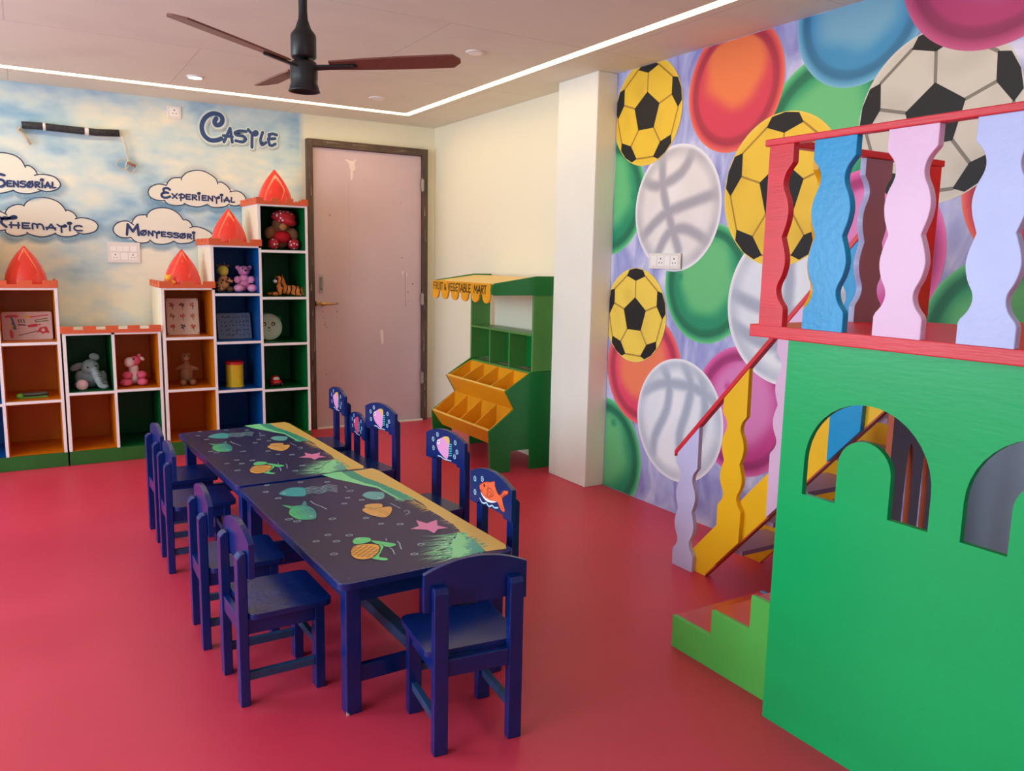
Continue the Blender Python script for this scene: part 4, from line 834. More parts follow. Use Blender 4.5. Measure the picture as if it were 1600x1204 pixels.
# bear with spotted cap
e = toy('plush_bear', 'brown plush bear wearing white dotted red cap in the top green compartment', 'toy', (1.682, YT, 1.4585), [
    ('body', P_bear, [((0, 0.03, 0.09), (0.07, 0.06, 0.085)), ((0, 0.01, 0.19), (0.068, 0.055, 0.060)), ((-0.085, 0, 0.125), (0.04, 0.036, 0.05), (0, 0.5, 0)), ((0.09, 0, 0.12), (0.04, 0.036, 0.05), (0, -0.5, 0))]),
    ('cap', P_dots, [((0.018, -0.005, 0.245), (0.092, 0.075, 0.050)), ((0.03, -0.02, 0.215), (0.082, 0.07, 0.036), (0, 0.25, 0))]),
    ('shirt', P_red, [((0.0, 0.0, 0.095), (0.070, 0.060, 0.050))]),
    ('muzzle', P_tan, [((0.0, -0.055, 0.168), (0.030, 0.022, 0.026))]),
    ('foot', P_dots, [((-0.072, -0.045, 0.042), (0.042, 0.042, 0.041))]), ('foot', P_dots, [((0.082, -0.045, 0.042), (0.044, 0.042, 0.041))])])
B().ell((0.0, -0.078, 0.175), (0.012, 0.008, 0.009), n=12).build('nose', P_org, e, smooth=True)
# tiger
e = toy('tiger_figure', 'striped orange toy tiger lying in green compartment', 'toy', (1.70, YT - 0.02, 1.1185), [
    ('body', P_tiger, [((0.05, 0, 0.042), (0.085, 0.038, 0.038)), ((-0.03, 0, 0.06), (0.042, 0.036, 0.050), (0, 0.3, 0)), ((-0.045, -0.008, 0.118), (0.038, 0.034, 0.032)), ((-0.03, 0.0, 0.09), (0.035, 0.030, 0.035)), ((0.1, -0.02, 0.035), (0.04, 0.028, 0.034)), ((-0.066, 0.01, 0.148), (0.009, 0.006, 0.010)), ((-0.022, 0.01, 0.150), (0.009, 0.006, 0.010)), ((-0.085, -0.03, 0.016), (0.055, 0.016, 0.014)), ((-0.08, 0.025, 0.016), (0.055, 0.016, 0.014)), ((0.09, -0.045, 0.014), (0.055, 0.014, 0.013))]),
    ('muzzle', P_white, [((-0.078, -0.014, 0.108), (0.018, 0.020, 0.014))])], vox=0.005)
B().tube([(0.13, 0.01, 0.03), (0.155, -0.02, 0.014), (0.13, -0.07, 0.010), (0.09, -0.075, 0.010)], 0.007).build('tail', P_tiger, e, smooth=True)
eyes(e, [(-0.078, -0.030, 0.126), (-0.062, -0.036, 0.126)], 0.004)
# tiny figure on the tower edge
toy('toy_cub', 'tiny yellow orange plush cub on the edge of the small yellow tower', 'toy', (0.877, 6.10, 1.1865), [
    ('body', P_tgold, [((0, 0, 0.022), (0.022, 0.018, 0.022)), ((-0.004, -0.004, 0.062), (0.022, 0.020, 0.020)), ((-0.02, 0, 0.082), (0.007, 0.005, 0.007)), ((0.012, 0, 0.082), (0.007, 0.005, 0.007)), ((0.026, -0.008, 0.03), (0.016, 0.012, 0.014))]),
    ('shirt', P_org, [((0, -0.002, 0.036), (0.022, 0.019, 0.014))])], vox=0.004)
# red little car
r_ = empty('toy_car', (1.606, 6.14, 0.4355)); tag(r_, 'small rounded red toy car in green compartment', 'toy')
B().ell((0, 0, 0.032), (0.046, 0.058, 0.026), n=18).ell((0, 0.008, 0.056), (0.034, 0.036, 0.024), n=18).build('car_body', mat('red car plastic', (206, 34, 34), 0.25, 0.05, 5), r_, remesh=0.005)
B().ell((0, -0.022, 0.058), (0.026, 0.016, 0.015), n=12).build('windscreen', P_white, r_, smooth=True)
B().box(-0.022, 0.022, -0.058, -0.052, 0.022, 0.030).build('grille', M_dark, r_)
for sx in (-1, 1):
    for yy in (-0.032, 0.032): B().lathe([(0.014, -0.006), (0.014, 0.006)], (sx * 0.040, yy, 0.014), 14, ax='x').build('wheel', M_black, r_)
# yellow canister with red lid
r_ = empty('canister', (1.316, 6.18, 0.4485)); tag(r_, 'yellow cylindrical canister with red lid in blue compartment', 'canister')
B().lathe([(0.066, 0), (0.066, 0.006), (0.063, 0.010), (0.063, 0.165)], n=32).build('can', mat('yellow plastic', (240, 200, 30), 0.35, 0.03, 6), r_, smooth=False)
B().lathe([(0.067, 0.165), (0.067, 0.182), (0.062, 0.187), (0.05, 0.184)], n=32).build('lid', mat('red plastic', (216, 36, 40), 0.3, 0.03, 6), r_)
# panda plate
r_ = empty('panda_plate', (1.585, 6.20, 0.7785)); tag(r_, 'round pale green plate with a panda face leaning in green compartment', 'plate'); r_.rotation_euler = (radians(-12), 0, 0)
B().lathe([(0.085, 0.006), (0.098, 0.0), (0.102, -0.006), (0.098, -0.010), (0.0005, -0.008)], (0, 0, 0.104), 40, ax='y').build('rim', mat('pale green plastic', (170, 200, 178), 0.35, 0.02, 5), r_)
B().ell((0.085, 0.012, 0.17), (0.024, 0.006, 0.022)).build('ear', M_mgrn, r_, smooth=True)
pt = Paint(lambda u, v, h: (u, -0.0095 - h, v))
pt.disk(0, 0.104, 0.082, lambda a, b: (196, 212, 196), 4, 40)
for x in (-0.034, 0.034): pt.poly([(x - 0.016, 0.118), (x - 0.006, 0.138), (x + 0.012, 0.136), (x + 0.015, 0.118), (x, 0.108)], (50, 62, 56), True); pt.disk(x, 0.122, 0.006, lambda a, b: (230, 236, 230), 1, 12)
pt.poly([(-0.01, 0.100), (0.01, 0.100), (0.0, 0.088)], (50, 56, 52), True); pt.stroke([(-0.012, 0.076), (0, 0.070), (0.014, 0.078)], 0.003, (60, 66, 60))
pt.build('face', M_paintg, r_)
# picture boards
def board(label, cx, zb, w, h, tilt, rz, base, draw):
    root = empty('puzzle_board', (cx, 6.2, zb)); root.rotation_euler = (radians(-tilt), 0, radians(rz)); tag(root, label, 'puzzle board', 'wooden picture boards in the shelves')
    r = 0.012; pts = []
    for qx, qz, a0 in ((w / 2 - r, r, -90), (w / 2 - r, h - r, 0), (-w / 2 + r, h - r, 90), (-w / 2 + r, r, 180)):
        for k in range(4): t = radians(a0 + 30 * k); pts.append((qx + r * cos(t), qz + r * sin(t)))
    B().prism(pts, 'y', 0, 0.008).build('board', mat('board face', base, 0.5, 0.05, 12), root)
    p = Paint(lambda u, v, hh: (u, -hh, v)); draw(p, root)
    if p.v: p.build('pictures', M_paintg, root)
def tools(p, root):
    R_, G_, Y_, K_, BL = (196, 40, 52), (96, 120, 60), (216, 176, 60), (60, 52, 60), (70, 100, 120)
    p.poly([(-0.125, 0.155), (-0.11, 0.165), (-0.06, 0.165), (-0.045, 0.155), (-0.06, 0.148), (-0.08, 0.15), (-0.12, 0.145)], R_)
    p.stroke([(-0.088, 0.15), (-0.078, 0.11)], 0.012, BL, False); p.stroke([(-0.08, 0.11), (-0.072, 0.075)], 0.018, BL, False)
    for i in range(3): p.stroke([(-0.05 + 0.015 * i, 0.135), (-0.046 + 0.015 * i, 0.115)], 0.006, K_, False)
    p.stroke([(-0.05, 0.10), (-0.01, 0.097)], 0.008, K_, False)
    p.stroke([(-0.01, 0.155), (0.02, 0.15)], 0.016, Y_, False); p.stroke([(0.02, 0.15), (0.12, 0.162)], 0.006, R_, False)
    p.stroke([(0.05, 0.128), (0.115, 0.140)], 0.006, G_, False); p.stroke([(0.05, 0.116), (0.12, 0.125)], 0.006, G_, False); p.stroke([(0.05, 0.116), (0.045, 0.128)], 0.006, G_, False)
    p.stroke([(0.01, 0.09), (0.05, 0.095)], 0.018, R_, False); p.stroke([(0.05, 0.095), (0.075, 0.10)], 0.006, R_, False)
    p.stroke([(-0.05, 0.03), (0.05, 0.055)], 0.008, (150, 110, 90), False)
    p.poly([(0.05, 0.045), (0.07, 0.08), (0.11, 0.085), (0.118, 0.06), (0.125, 0.04), (0.10, 0.045), (0.085, 0.035), (0.07, 0.05)], R_); p.disk(0.088, 0.062, 0.011, lambda a, b: (214, 190, 170), 1, 12)
    p.stroke([(-0.095, 0.06), (-0.09, 0.02)], 0.018, R_, False); p.stroke([(-0.11, 0.09), (-0.08, 0.095), (-0.095, 0.065)], 0.007, Y_, False)
board('pale pink board of painted tools in the leftmost yellow tower', 0.012, 0.8345, 0.285, 0.185, 12, 0, (212, 176, 166), tools)
def flowers(p0, root):
    rr = random.Random(3)
    for i in range(3):
        for j in range(3):
            cx, cz = -0.07 + 0.068 * i, 0.215 - 0.078 * j
            p = Paint(p0.P)
            c_ = [(170, 70, 50), (150, 90, 60), (190, 40, 40), (110, 60, 40), (196, 100, 60), (90, 70, 60), (206, 110, 90), (200, 130, 90), (210, 80, 40)][i * 3 + j]
            for k in range(6):
                a = k * pi / 3 + rr.random(); p.poly([(cx, cz), (cx + 0.012 * cos(a - 0.5), cz + 0.012 * sin(a - 0.5)), (cx + 0.022 * cos(a), cz + 0.022 * sin(a)), (cx + 0.012 * cos(a + 0.5), cz + 0.012 * sin(a + 0.5))], c_)
            p.stroke([(cx, cz), (cx + 0.006, cz - 0.034)], 0.004, (80, 90, 50), False)
            p.build('painted_flower', M_paintg, root)
    for x in (-0.1, 0.1):
        for z in (0.012, 0.25): B().lathe([(0.004, 0.0), (0.0035, -0.002)], (x, 0, z), 10, ax='y').build('screw', M_dark, root)
board('tall cream board of painted flowers in the yellow tower', 0.975, 0.8405, 0.215, 0.262, 12, -4, (224, 206, 184), flowers)
def letters(p, root):
    rr = random.Random(5)
    for j in range(5):
        x = -0.1
        while x < 0.1:
            pts = [(x + rr.uniform(0, 0.022), 0.028 + 0.033 * j + rr.uniform(-0.009, 0.012)) for k in range(4)]
            p.stroke(pts, 0.004, (52, 58, 78)); x += 0.026
board('blue grey board of dark squiggles in the blue tower', 1.335, 0.7995, 0.245, 0.192, 12, 4, (104, 120, 146), letters)
# green book like pad lying flat
r_ = empty('toy_pad', (0.015, 6.17, 0.4545), 0.08); tag(r_, 'flat green toy pad with black strap lying in leftmost yellow tower', 'toy')
B().box(-0.085, 0.085, -0.05, 0.05, 0, 0.014).build('base_plate', mat('green toy plastic', (92, 150, 60), 0.5, 0.1, 20), r_, bevel=0.006)
B().box(-0.07, 0.08, -0.045, 0.045, 0.014, 0.03).build('pad', mat('grey pad', (110, 116, 104), 0.6, 0.15, 30), r_, bevel=0.004)
B().ell((-0.075, -0.035, 0.018), (0.024, 0.02, 0.017)).build('knob', mat('lime plastic', (110, 190, 50), 0.4, 0.05, 10), r_, smooth=True)
B().tube([(-0.06, -0.052, 0.022), (0.0, -0.056, 0.02), (0.09, -0.052, 0.024)], 0.005).build('strap', M_black, r_)

# ------------------------------------------------------------------ tables
TB = DATA['table']
def rounded(x0, x1, y0, y1, r, k=6):
    pts = []
    for cx, cy, a0 in ((x1 - r, y0 + r, -90), (x1 - r, y1 - r, 0), (x0 + r, y1 - r, 90), (x0 + r, y0 + r, 180)):
        for i in range(k + 1):
            t = radians(a0 + 90 * i / k); pts.append((cx + r * cos(t), cy + r * sin(t)))
    return pts
def table_art(place):
    p = Paint(place, 0.000016); p.h = 0.0003
    rr = random.Random(11)
    K = (22, 20, 40)
    p.poly([(q[0] * 0.998, q[1] * 0.998) for q in rounded(-0.3, 0.3, -0.59, 0.59, 0.028)], (12, 22, 80))
    for q in ((-0.265, -0.555), (0.265, -0.555), (-0.265, 0.555), (0.265, 0.555)): p.disk(q[0], q[1], 0.004, lambda a, b: (110, 90, 80), 1, 8)
    # spikes of weed along a line
    def spikes(line, n, ln, dirn, cols, w=0.006):
        L = smooth_line(line, False, 6); p.group(True)
        for i in range(n):
            t = rr.random() * (len(L) - 1.01); k = int(t); f = t - k
            b = (L[k][0] * (1 - f) + L[k + 1][0] * f, L[k][1] * (1 - f) + L[k + 1][1] * f)
            d = ln * rr.uniform(0.5, 1.1); a = dirn + rr.uniform(-0.45, 0.45)
            e_ = (b[0] + d * cos(a), b[1] + d * sin(a)); m = (b[0] + 0.5 * d * cos(a) + 0.008, b[1] + 0.5 * d * sin(a) + rr.uniform(-0.01, 0.01))
            p.stroke([b, m, e_], w, rr.choice(cols), True, taper=True)
        p.group(False)
    spikes(TB['sp2'], 22, 0.035, pi * 1.02, [(210, 178, 110), (170, 150, 110)])
    spikes(TB['fan'], 70, 0.12, pi * 0.98, [(140, 228, 170), (110, 206, 150), (160, 236, 190)], 0.007)
    p.poly(TB['lgreen'], (128, 228, 160)); spikes(TB['lgreen'][5:9], 40, 0.03, pi * 1.15, [(128, 228, 160), (110, 205, 160)])
    p.poly(TB['teal'], (44, 158, 132)); spikes(TB['teal'][3:7], 30, 0.03, pi * 1.1, [(70, 180, 160), (44, 158, 132), (120, 215, 180)])
    p.poly(TB['sand'], lambda u, v: mix3((226, 186, 100), (214, 186, 90), 0.5 + 0.5 * noise.noise((u * 9, v * 9, 2))))
    spikes(TB['sand_edge'], 34, 0.045, pi * 1.0, [(226, 190, 110), (200, 170, 96)])
    p.poly(TB['teal2'], lambda u, v: mix3((44, 158, 132), (120, 190, 176), 0.5 + noise.noise((u * 16, v * 16, 7))))
    spikes(TB['teal2'], 40, 0.02, 0.2, [(44, 158, 132), (90, 190, 150)])
    p.poly(TB['lgreen2'], (140, 230, 165)); spikes(TB['lgreen2'], 50, 0.02, 0.1, [(140, 230, 165)])
    def crit(key, c, outline=K, w=0.003, sm=True):
        p.poly(TB[key], c, sm)
        if outline: p.stroke(TB[key], w * 1.4, outline, sm, closed=True)
    for l in DATA['tline'][:5]: p.stroke(l, 0.0038, (170, 226, 232))
    for l in DATA['tline'][5:]: p.stroke(l, 0.0035, (170, 200, 222))
    crit('jelly', (50, 170, 176), (30, 110, 130))
    gf = lambda u, v: mix3((74, 214, 130), (44, 140, 160), sstep(-0.24, -0.12, u))
    crit('gtail', gf, K, 0.002); crit('gfish', gf, K, 0.002)
    g0 = TB['gfish']; cx = sum(q[0] for q in g0) / len(g0); cy = sum(q[1] for q in g0) / len(g0)
    p.group(True)
    for i in range(5):
        for j in range(3): p.stroke([(cx - 0.04 + 0.018 * i, cy - 0.02 + 0.018 * j), (cx - 0.032 + 0.018 * i, cy - 0.012 + 0.018 * j), (cx - 0.03 + 0.018 * i, cy - 0.022 + 0.018 * j)], 0.002, (10, 50, 60))
    p.group(False)
    crit('tfish', (96, 176, 176), (50, 120, 130), 0.002)
    crit('yfin', (222, 170, 96), K, 0.002); crit('yfish', (226, 172, 90), K, 0.0025)
    y0 = TB['yfish']; 
    for f in (0.3, 0.5, 0.7): p.stroke([mixp(y0[0], y0[3], 0.15 + f * 0.1), mixp(mixp(y0[1], y0[7], f), mixp(y0[3], y0[4], f), 0.5), mixp(y0[4], y0[5], f)], 0.0016, (130, 86, 40))
    crit('star', (226, 132, 186), (150, 70, 130), 0.002, False)
    crit('fin1', (92, 220, 140), K, 0.002); crit('fin2', (92, 220, 140), K, 0.002); crit('head', (92, 220, 140), K, 0.002)
    crit('shell', (240, 178, 78), K, 0.003)
    sh = TB['shell']; cx = sum(q[0] for q in sh) / len(sh); cy = sum(q[1] for q in sh) / len(sh)
    rx = (max(q[0] for q in sh) - min(q[0] for q in sh)) / 2; ry = (max(q[1] for q in sh) - min(q[1] for q in sh)) / 2
    p.group(True)
    for dirn in (0.6, -0.55):
        for i in range(-3, 4):
            off = i * 0.27; 
            h_ = sqrt(max(0.02, 0.84 - off * off)); c_, s_ = cos(dirn), sin(dirn)
            a_ = (cx + rx * (-h_ * c_ - off * s_) * 0.93, cy + ry * (-h_ * s_ + off * c_) * 0.93); b_ = (cx + rx * (h_ * c_ - off * s_) * 0.93, cy + ry * (h_ * s_ + off * c_) * 0.93)
            p.stroke([a_, b_], 0.0026, (60, 40, 30), False)
    p.group(False)
    for key, k_ in (('jelly', 0), ('yfish', 6), ('star', 0), ('gfish', 5), ('tfish', 5), ('head', 1)):
        q = TB[key]; cx = sum(a[0] for a in q) / len(q); cy = sum(a[1] for a in q) / len(q); e_ = mixp(q[k_], (cx, cy), 0.35)
        p.disk(e_[0], e_[1], 0.006, lambda a, b: (230, 240, 235), 1, 12); p.disk(e_[0], e_[1], 0.003, lambda a, b: (20, 20, 30), 1, 8)
    p.group(True)
    for q in TB['bub']:
        n = 14; r = rr.uniform(0.009, 0.013)
        p.stroke([(q[0] + r * cos(2 * pi * i / n), q[1] + r * 0.8 * sin(2 * pi * i / n)) for i in range(n)], 0.0034, (176, 214, 226), False, True)
        p.stroke([(q[0] - 0.004, q[1] - 0.002), (q[0], q[1] + 0.003), (q[0] + 0.005, q[1] - 0.001)], 0.002, (140, 180, 200))
    return p
def mixp(a, b, t): return (a[0] * (1 - t) + b[0] * t, a[1] * (1 - t) + b[1] * t)
def make_table(loc, rz, W, L, label, chip=False):
    root = empty('play_table', (loc[0], loc[1], 0), rz); tag(root, label, 'table', 'low navy tables painted with sea animals')
    hw, hl, zt = W / 2, L / 2, 0.441
    B().prism(rounded(-hw, hw, -hl, hl, 0.032), 'z', zt - 0.022, zt).build('tabletop', M_navy, root, bevel=0.005)
    a = table_art(lambda u, v, h: (u * W / 0.62, v * L / 1.196, zt + h)).build('painted_sea', M_paintg, root)
    s = 0.05; i = 0.028
    if chip: B().prism([(-hw + i - 0.0006, 0.001), (-hw + i + 0.009, 0.001), (-hw + i + 0.006, 0.008), (-hw + i - 0.0006, 0.014)], 'y', -hl + i - 0.0006, -hl + i + 0.003).build('paint_chip', M_wire, root)
    for sx in (-1, 1):
        for sy in (-1, 1):
            x = sx * (hw - i - s / 2); y = sy * (hl - i - s / 2)
            B().box(x - s / 2, x + s / 2, y - s / 2, y + s / 2, 0, zt - 0.022).build('leg', M_navy, root, bevel=0.004)
    for sy in (-1, 1):
        y = sy * (hl - i - s / 2)
        B().box(-hw + i + s, hw - i - s, y - 0.012, y + 0.012, 0.36, zt - 0.022).build('apron', M_navy, root, bevel=0.003)
        B().box(-hw + i + s, hw - i - s, y - 0.012, y + 0.012, 0.095, 0.15).build('stretcher', M_navy, root, bevel=0.003)
    for sx in (-1, 1):
        x = sx * (hw - i - s / 2)
        B().box(x - 0.012, x + 0.012, -hl + i + s, hl - i - s, 0.36, zt - 0.022).build('apron', M_navy, root, bevel=0.003)
    B().box(-0.024, 0.024, -hl + i + s / 2 + 0.012, hl - i - s / 2 - 0.012, 0.105, 0.145).build('stretcher', M_navyw, root, bevel=0.003)
    return root
make_table((1.049, 2.82), 0.025, 0.62, 1.196, 'navy table painted with sea animals nearest the camera, chair at its end', True)
make_table((1.002, 4.053), 0.036, 0.605, 1.213, 'navy table painted with sea animals nearer the castle shelves')

# ------------------------------------------------------------------ chairs
def fish_art(kind, parent, tone=None, up=0.0):
    d = DATA[kind]
    p = Paint(lambda u, v, h: (u, -0.0825 + h, v + up), 0.00001); p.h = 0.0004
    if kind == 'pinkfish':
        p.poly(d['body'], tone or (240, 160, 215), True); p.poly(d['top'], (232, 190, 110) if not tone else tone, True)
        for i in range(6):
            f = i / 5; p.stroke([mixp(d['fin'][0], d['fin'][4], f), mixp(d['fin'][1], d['fin'][3], f)], 0.005, (70, 200, 200), False)
        e = d['eye'][0]; p.disk(e[0], e[1], 0.011, lambda a, b: (245, 245, 245), 1, 14); p.disk(e[0], e[1], 0.0045, lambda a, b: (20, 20, 20), 1, 10)
        p.stroke([(e[0] - 0.002, e[1] - 0.018), (e[0] + 0.002, e[1] - 0.021), (e[0] + 0.006, e[1] - 0.018)], 0.0018, (150, 60, 110))
        p.stroke(d['wave'], 0.004, (225, 240, 250))
    else:
        p.poly(d['body'], (246, 108, 66), True, 3); p.stroke(d['body'], 0.003, (150, 36, 24), True, True)
        p.poly(d['belly'], (240, 240, 240), True)
        p.stroke(d['gill'], 0.002, (110, 30, 20)); p.stroke(d['fin'], 0.003, (150, 36, 24), True, True)
        for l in d['ray']: p.stroke(l, 0.003, (150, 36, 24))
        e = d['eye'][0]; p.disk(e[0], e[1], 0.0065, lambda a, b: (60, 20, 14), 1, 12)
        p.stroke(d['wave'], 0.0055, (190, 225, 250))
    for q in d['bub']:
        n = 12
        p.stroke([(q[0] + 0.0085 * cos(2 * pi * i / n), q[1] + 0.0095 * sin(2 * pi * i / n)) for i in range(n)], 0.0035, (196, 226, 246), False, True)
        p.disk(q[0], q[1], 0.003, lambda a, b: (170, 205, 235), 1, 8)
    return p.build('painted_fish', M_paintg, parent)
def make_chair(up=0.0, hx=0.0):
    root = empty('child_chair', (0, 0, 0))
    hw = 0.137
    for sx in (-1, 1):
        x0, x1 = sorted((sx * hw, sx * (hw - 0.043)))
        # rear leg rises to a rounded shoulder behind the backrest
        prof = [(-0.131, 0), (-0.101, 0), (-0.101, 0.497 + up), (-0.106, 0.502 + up), (-0.120, 0.500 + up), (-0.131, 0.488 + up)]
        B().prism(prof, 'x', x0, x1).build('leg', M_navy, root, bevel=0.003)
        B().box(x0, x1, 0.110, 0.142, 0, 0.286).build('leg', M_navy, root, bevel=0.003)
    B().prism(rounded(-0.150, 0.150, -0.100, 0.168, 0.028), 'z', 0.286, 0.305).build('seat', M_navy, root, bevel=0.006)
    B().box(-hw + 0.043, hw - 0.043, -0.126, -0.104, 0.235, 0.286).box(-hw + 0.043, hw - 0.043, 0.114, 0.136, 0.235, 0.286).box(-hw + 0.008, -hw + 0.030, -0.101, 0.110, 0.235, 0.286).box(hw - 0.030, hw - 0.008, -0.101, 0.110, 0.235, 0.286).build('seat_frame', M_navy, root, bevel=0.002)
    for sx in (-1, 1): B().box(sx * (hw - 0.020) - 0.010, sx * (hw - 0.020) + 0.010, -0.101, 0.110, 0.080, 0.106).build('stretcher', M_navyw, root, bevel=0.002)
    B().box(-hw + 0.043, hw - 0.043, 0.117, 0.135, 0.135, 0.160).build('stretcher', M_navyw, root, bevel=0.002)
    pts = [(-0.158, 0.425), (-0.100, 0.425), (-0.094, 0.436), (0.094, 0.436), (0.100, 0.425), (0.158, 0.425)]
    for i in range(13):
        t = 1 - 2 * i / 12; pts.append((0.158 * t, 0.536 + 0.036 * (1 - t * t)))
    pts = [(a, b + up + (hx if b > 0.5 else 0)) for a, b in pts]
    B().prism(pts, 'y', -0.101, -0.083).build('backrest', M_navy, root, bevel=0.003)
    return root
chair0 = make_chair()
chair1 = make_chair(0.06, 0.006)
CHG = 'navy children chairs around the two tables'
def copy_tree(o, parent=None):
    c = o.copy(); COL.objects.link(c); c.parent = parent
    for ch in [x for x in o.children]: copy_tree(ch, c)
    return c
spots = [
 (1.075, 2.035, -6.5, 'navy chair at the near end of the front table, its back to camera', None, 1),
 (0.638, 2.586, -89.0, 'navy chair nearest the camera on the left side of the tables', None, 1),
 (0.612, 3.031, -91.5, 'navy chair second from the camera on the left side of the tables', None, 1),
 (0.614, 3.846, -91.0, 'navy chair third from the camera on the left side of the tables', None, 1),
 (0.622, 4.300, -89.0, 'navy chair farthest from the camera on the left side of the tables', None, 1),
 (1.358, 2.530, 89.7, 'navy chair painted with an orange goldfish on its backrest', ('goldfish', None), 2),
 (1.532, 3.250, 97.4, 'navy chair painted with pink fish, in front of the market stand beside front table', ('pinkfish', None), 2),
 (1.525, 4.025, 98.1, 'navy chair painted with pink fish, pulled out from the rear table middle', ('pinkfish', None), 2),
 (1.516, 4.358, 86.5, 'lower navy chair painted with a dark pink fish between two taller chairs', ('pinkfish', (206, 76, 118)), 0.935),
 (1.499, 4.668, 87.8, 'navy chair painted with pink fish, farthest back by the door', ('pinkfish', None), 2),
]
chairs = []
for i, (x, y, r, lab, art, sc) in enumerate(spots):
    c = chair0 if i == 0 else (chair1 if i == 5 else copy_tree(chair1 if sc == 2 else chair0))
    chairs.append((c, art)); c.location = (x, y, 0); c.rotation_euler = (0, 0, radians(r)); c.scale = (1, 1, 1) if sc in (1, 2) else (0.92, 0.96, sc)
    tag(c, lab, 'chair', CHG)
_art = None
for c, art in chairs:
    if art:
        if art[1] is None and art[0] == 'pinkfish' and _art is not None:
            d = _art.copy(); COL.objects.link(d); d.parent = c
        else:
            d = fish_art(art[0], c, art[1], 0.0 if art[1] else 0.062)
            if art[0] == 'pinkfish' and art[1] is None: _art = d

# ------------------------------------------------------------------ market stand
ms = empty('market_stand', (0, 0, 0)); tag(ms, 'green and amber wooden fruit and vegetable market stand beside the column', 'market stand')
YN, YR = 4.563, 5.452
side = [(2.601, 0), (2.753, 0), (2.753, 0.142), (2.907, 0.142), (2.907, 0), (3.072, 0), (3.072, 0.670), (2.911, 0.673), (2.704, 0.550), (2.778, 0.424), (2.585, 0.291)]
for y0 in (YN, YR - 0.016):
    B().prism(side, 'y', y0, y0 + 0.016).build('side_panel', M_mgrn, ms, bevel=0.0015, seg=1)
    B().box(2.911, 3.074, y0, y0 + 0.016, 0.673, 1.188).build('post', M_mpost, ms, bevel=0.0015, seg=1)
    rp = [(2.604, 1.186), (3.078, 1.186), (3.078, 1.312), (2.931, 1.312), (2.612, 1.264), (2.594, 1.252), (2.586, 1.226), (2.590, 1.200)]
    B().prism(rp, 'y', y0 - 0.006, y0 + 0.014).build('roof_side', M_mgrn, ms, bevel=0.0015, seg=1)
ya, yb = YN + 0.016, YR - 0.016
B().prism([(2.602, 1.248), (2.925, 1.292), (3.07, 1.292), (3.07, 1.300), (2.925, 1.302), (2.602, 1.258)], 'y', ya, yb).build('roof_board', M_mroof, ms)
# scalloped valance with lettering
val = [(ya - 0.002, 1.262)]; n = 6; p0, p1 = ya - 0.002, yb + 0.002; pit = (p1 - p0 + 0.05) / n
for i in range(n):
    a = p0 + i * pit; m0, m1 = a, a + pit - 0.05; mc = (m0 + m1) / 2; hw_ = (m1 - m0) / 2
    for k in range(11):
        t = pi * k / 10; val.append((mc - hw_ * cos(t) * (0.86 + 0.14 * abs(cos(t))), 1.176 - 0.044 * sin(t) ** 0.8))
    if i < n - 1:
        for k in range(0, 7):
            t = pi * k / 6; val.append((m1 + 0.025 - 0.025 * cos(t), 1.178 + 0.012 * sin(t)))
val.append((p1, 1.262))
B().prism([(q[0], q[1]) for q in reversed(val)], 'x', 2.583, 2.597).build('valance', M_myel, ms, bevel=0.002, seg=1)
pt = Paint(lambda u, v, h: (2.583 - h, -u, v), 0.00002)
write(pt, 'FRUIT', (-5.418, 1.198), (-5.262, 1.196), 0.052, 0.008, (60, 44, 20), 0.2); write(pt, '&', (-5.238, 1.198), (-5.212, 1.198), 0.040, 0.008, (60, 44, 20))
write(pt, 'VEGETABLE', (-5.18, 1.194), (-4.84, 1.194), 0.054, 0.008, (60, 44, 20), 0.2); write(pt, 'MART', (-4.79, 1.194), (-4.625, 1.194), 0.054, 0.008, (60, 44, 20), 0.22)
pt.build('lettering', M_paint, ms)
B().box(2.905, 3.072, ya, yb, 0.912, 0.926).build('shelf_board', M_mpost, ms, bevel=0.0015, seg=1)
B().box(2.915, 3.072, ya, yb, 0.656, 0.668).build('shelf_board', M_mpost, ms)
B().box(3.060, 3.072, ya, yb, 0.668, 0.912).build('back_panel', M_mgrn, ms)
for k in (1, 2):
    y = ya + (yb - ya) * (k * 0.325 + 0.03)
    B().box(2.918, 3.060, y - 0.006, y + 0.006, 0.668, 0.912).build('divider', M_mpost, ms)
for k in range(3):
    a = ya + (yb - ya) * (k * 0.325 + 0.19)
    for j in range(4): B().tube([(2.955 + 0.02 * j, a - 0.085, 0.674 + 0.0 * j), (2.955 + 0.02 * j, a + 0.085, 0.674)], 0.0025, 6).build('wire_bar', M_steel, ms)
def slab(p, q, t, mm, nm):
    dx, dz = q[0] - p[0], q[1] - p[1]; L = sqrt(dx * dx + dz * dz); nx, nz = -dz / L * t, dx / L * t
    B().prism([p, q, (q[0] + nx, q[1] + nz), (p[0] + nx, p[1] + nz)], 'y', ya, yb).build(nm, mm, ms)
for (A_, B_, C_, D_) in (((2.706, 0.549), (2.780, 0.425), (2.905, 0.470), (2.914, 0.656)), ((2.588, 0.290), (2.668, 0.175), (2.770, 0.215), (2.780, 0.426))):
    slab(A_, B_, 0.012, M_myel, 'bin_front'); slab(B_, C_, 0.010, M_myel, 'bin_floor'); slab(C_, D_, 0.010, M_myel, 'bin_back')
    for k in range(5):
        y = min(yb - 0.006, max(ya + 0.006, ya + (yb - ya) * k / 4))
        B().prism([(A_[0] + 0.006, A_[1] + 0.004), (B_[0] + 0.006, B_[1] + 0.01), (C_[0] - 0.004, C_[1] + 0.01), (D_[0] - 0.010, D_[1])], 'y', y - 0.006, y + 0.006).build('bin_divider', M_myel, ms)
B().prism([(2.704, 0.552), (2.712, 0.548), (2.722, 0.556), (2.714, 0.562)], 'y', ya, yb).build('bin_rim', M_mroof, ms)
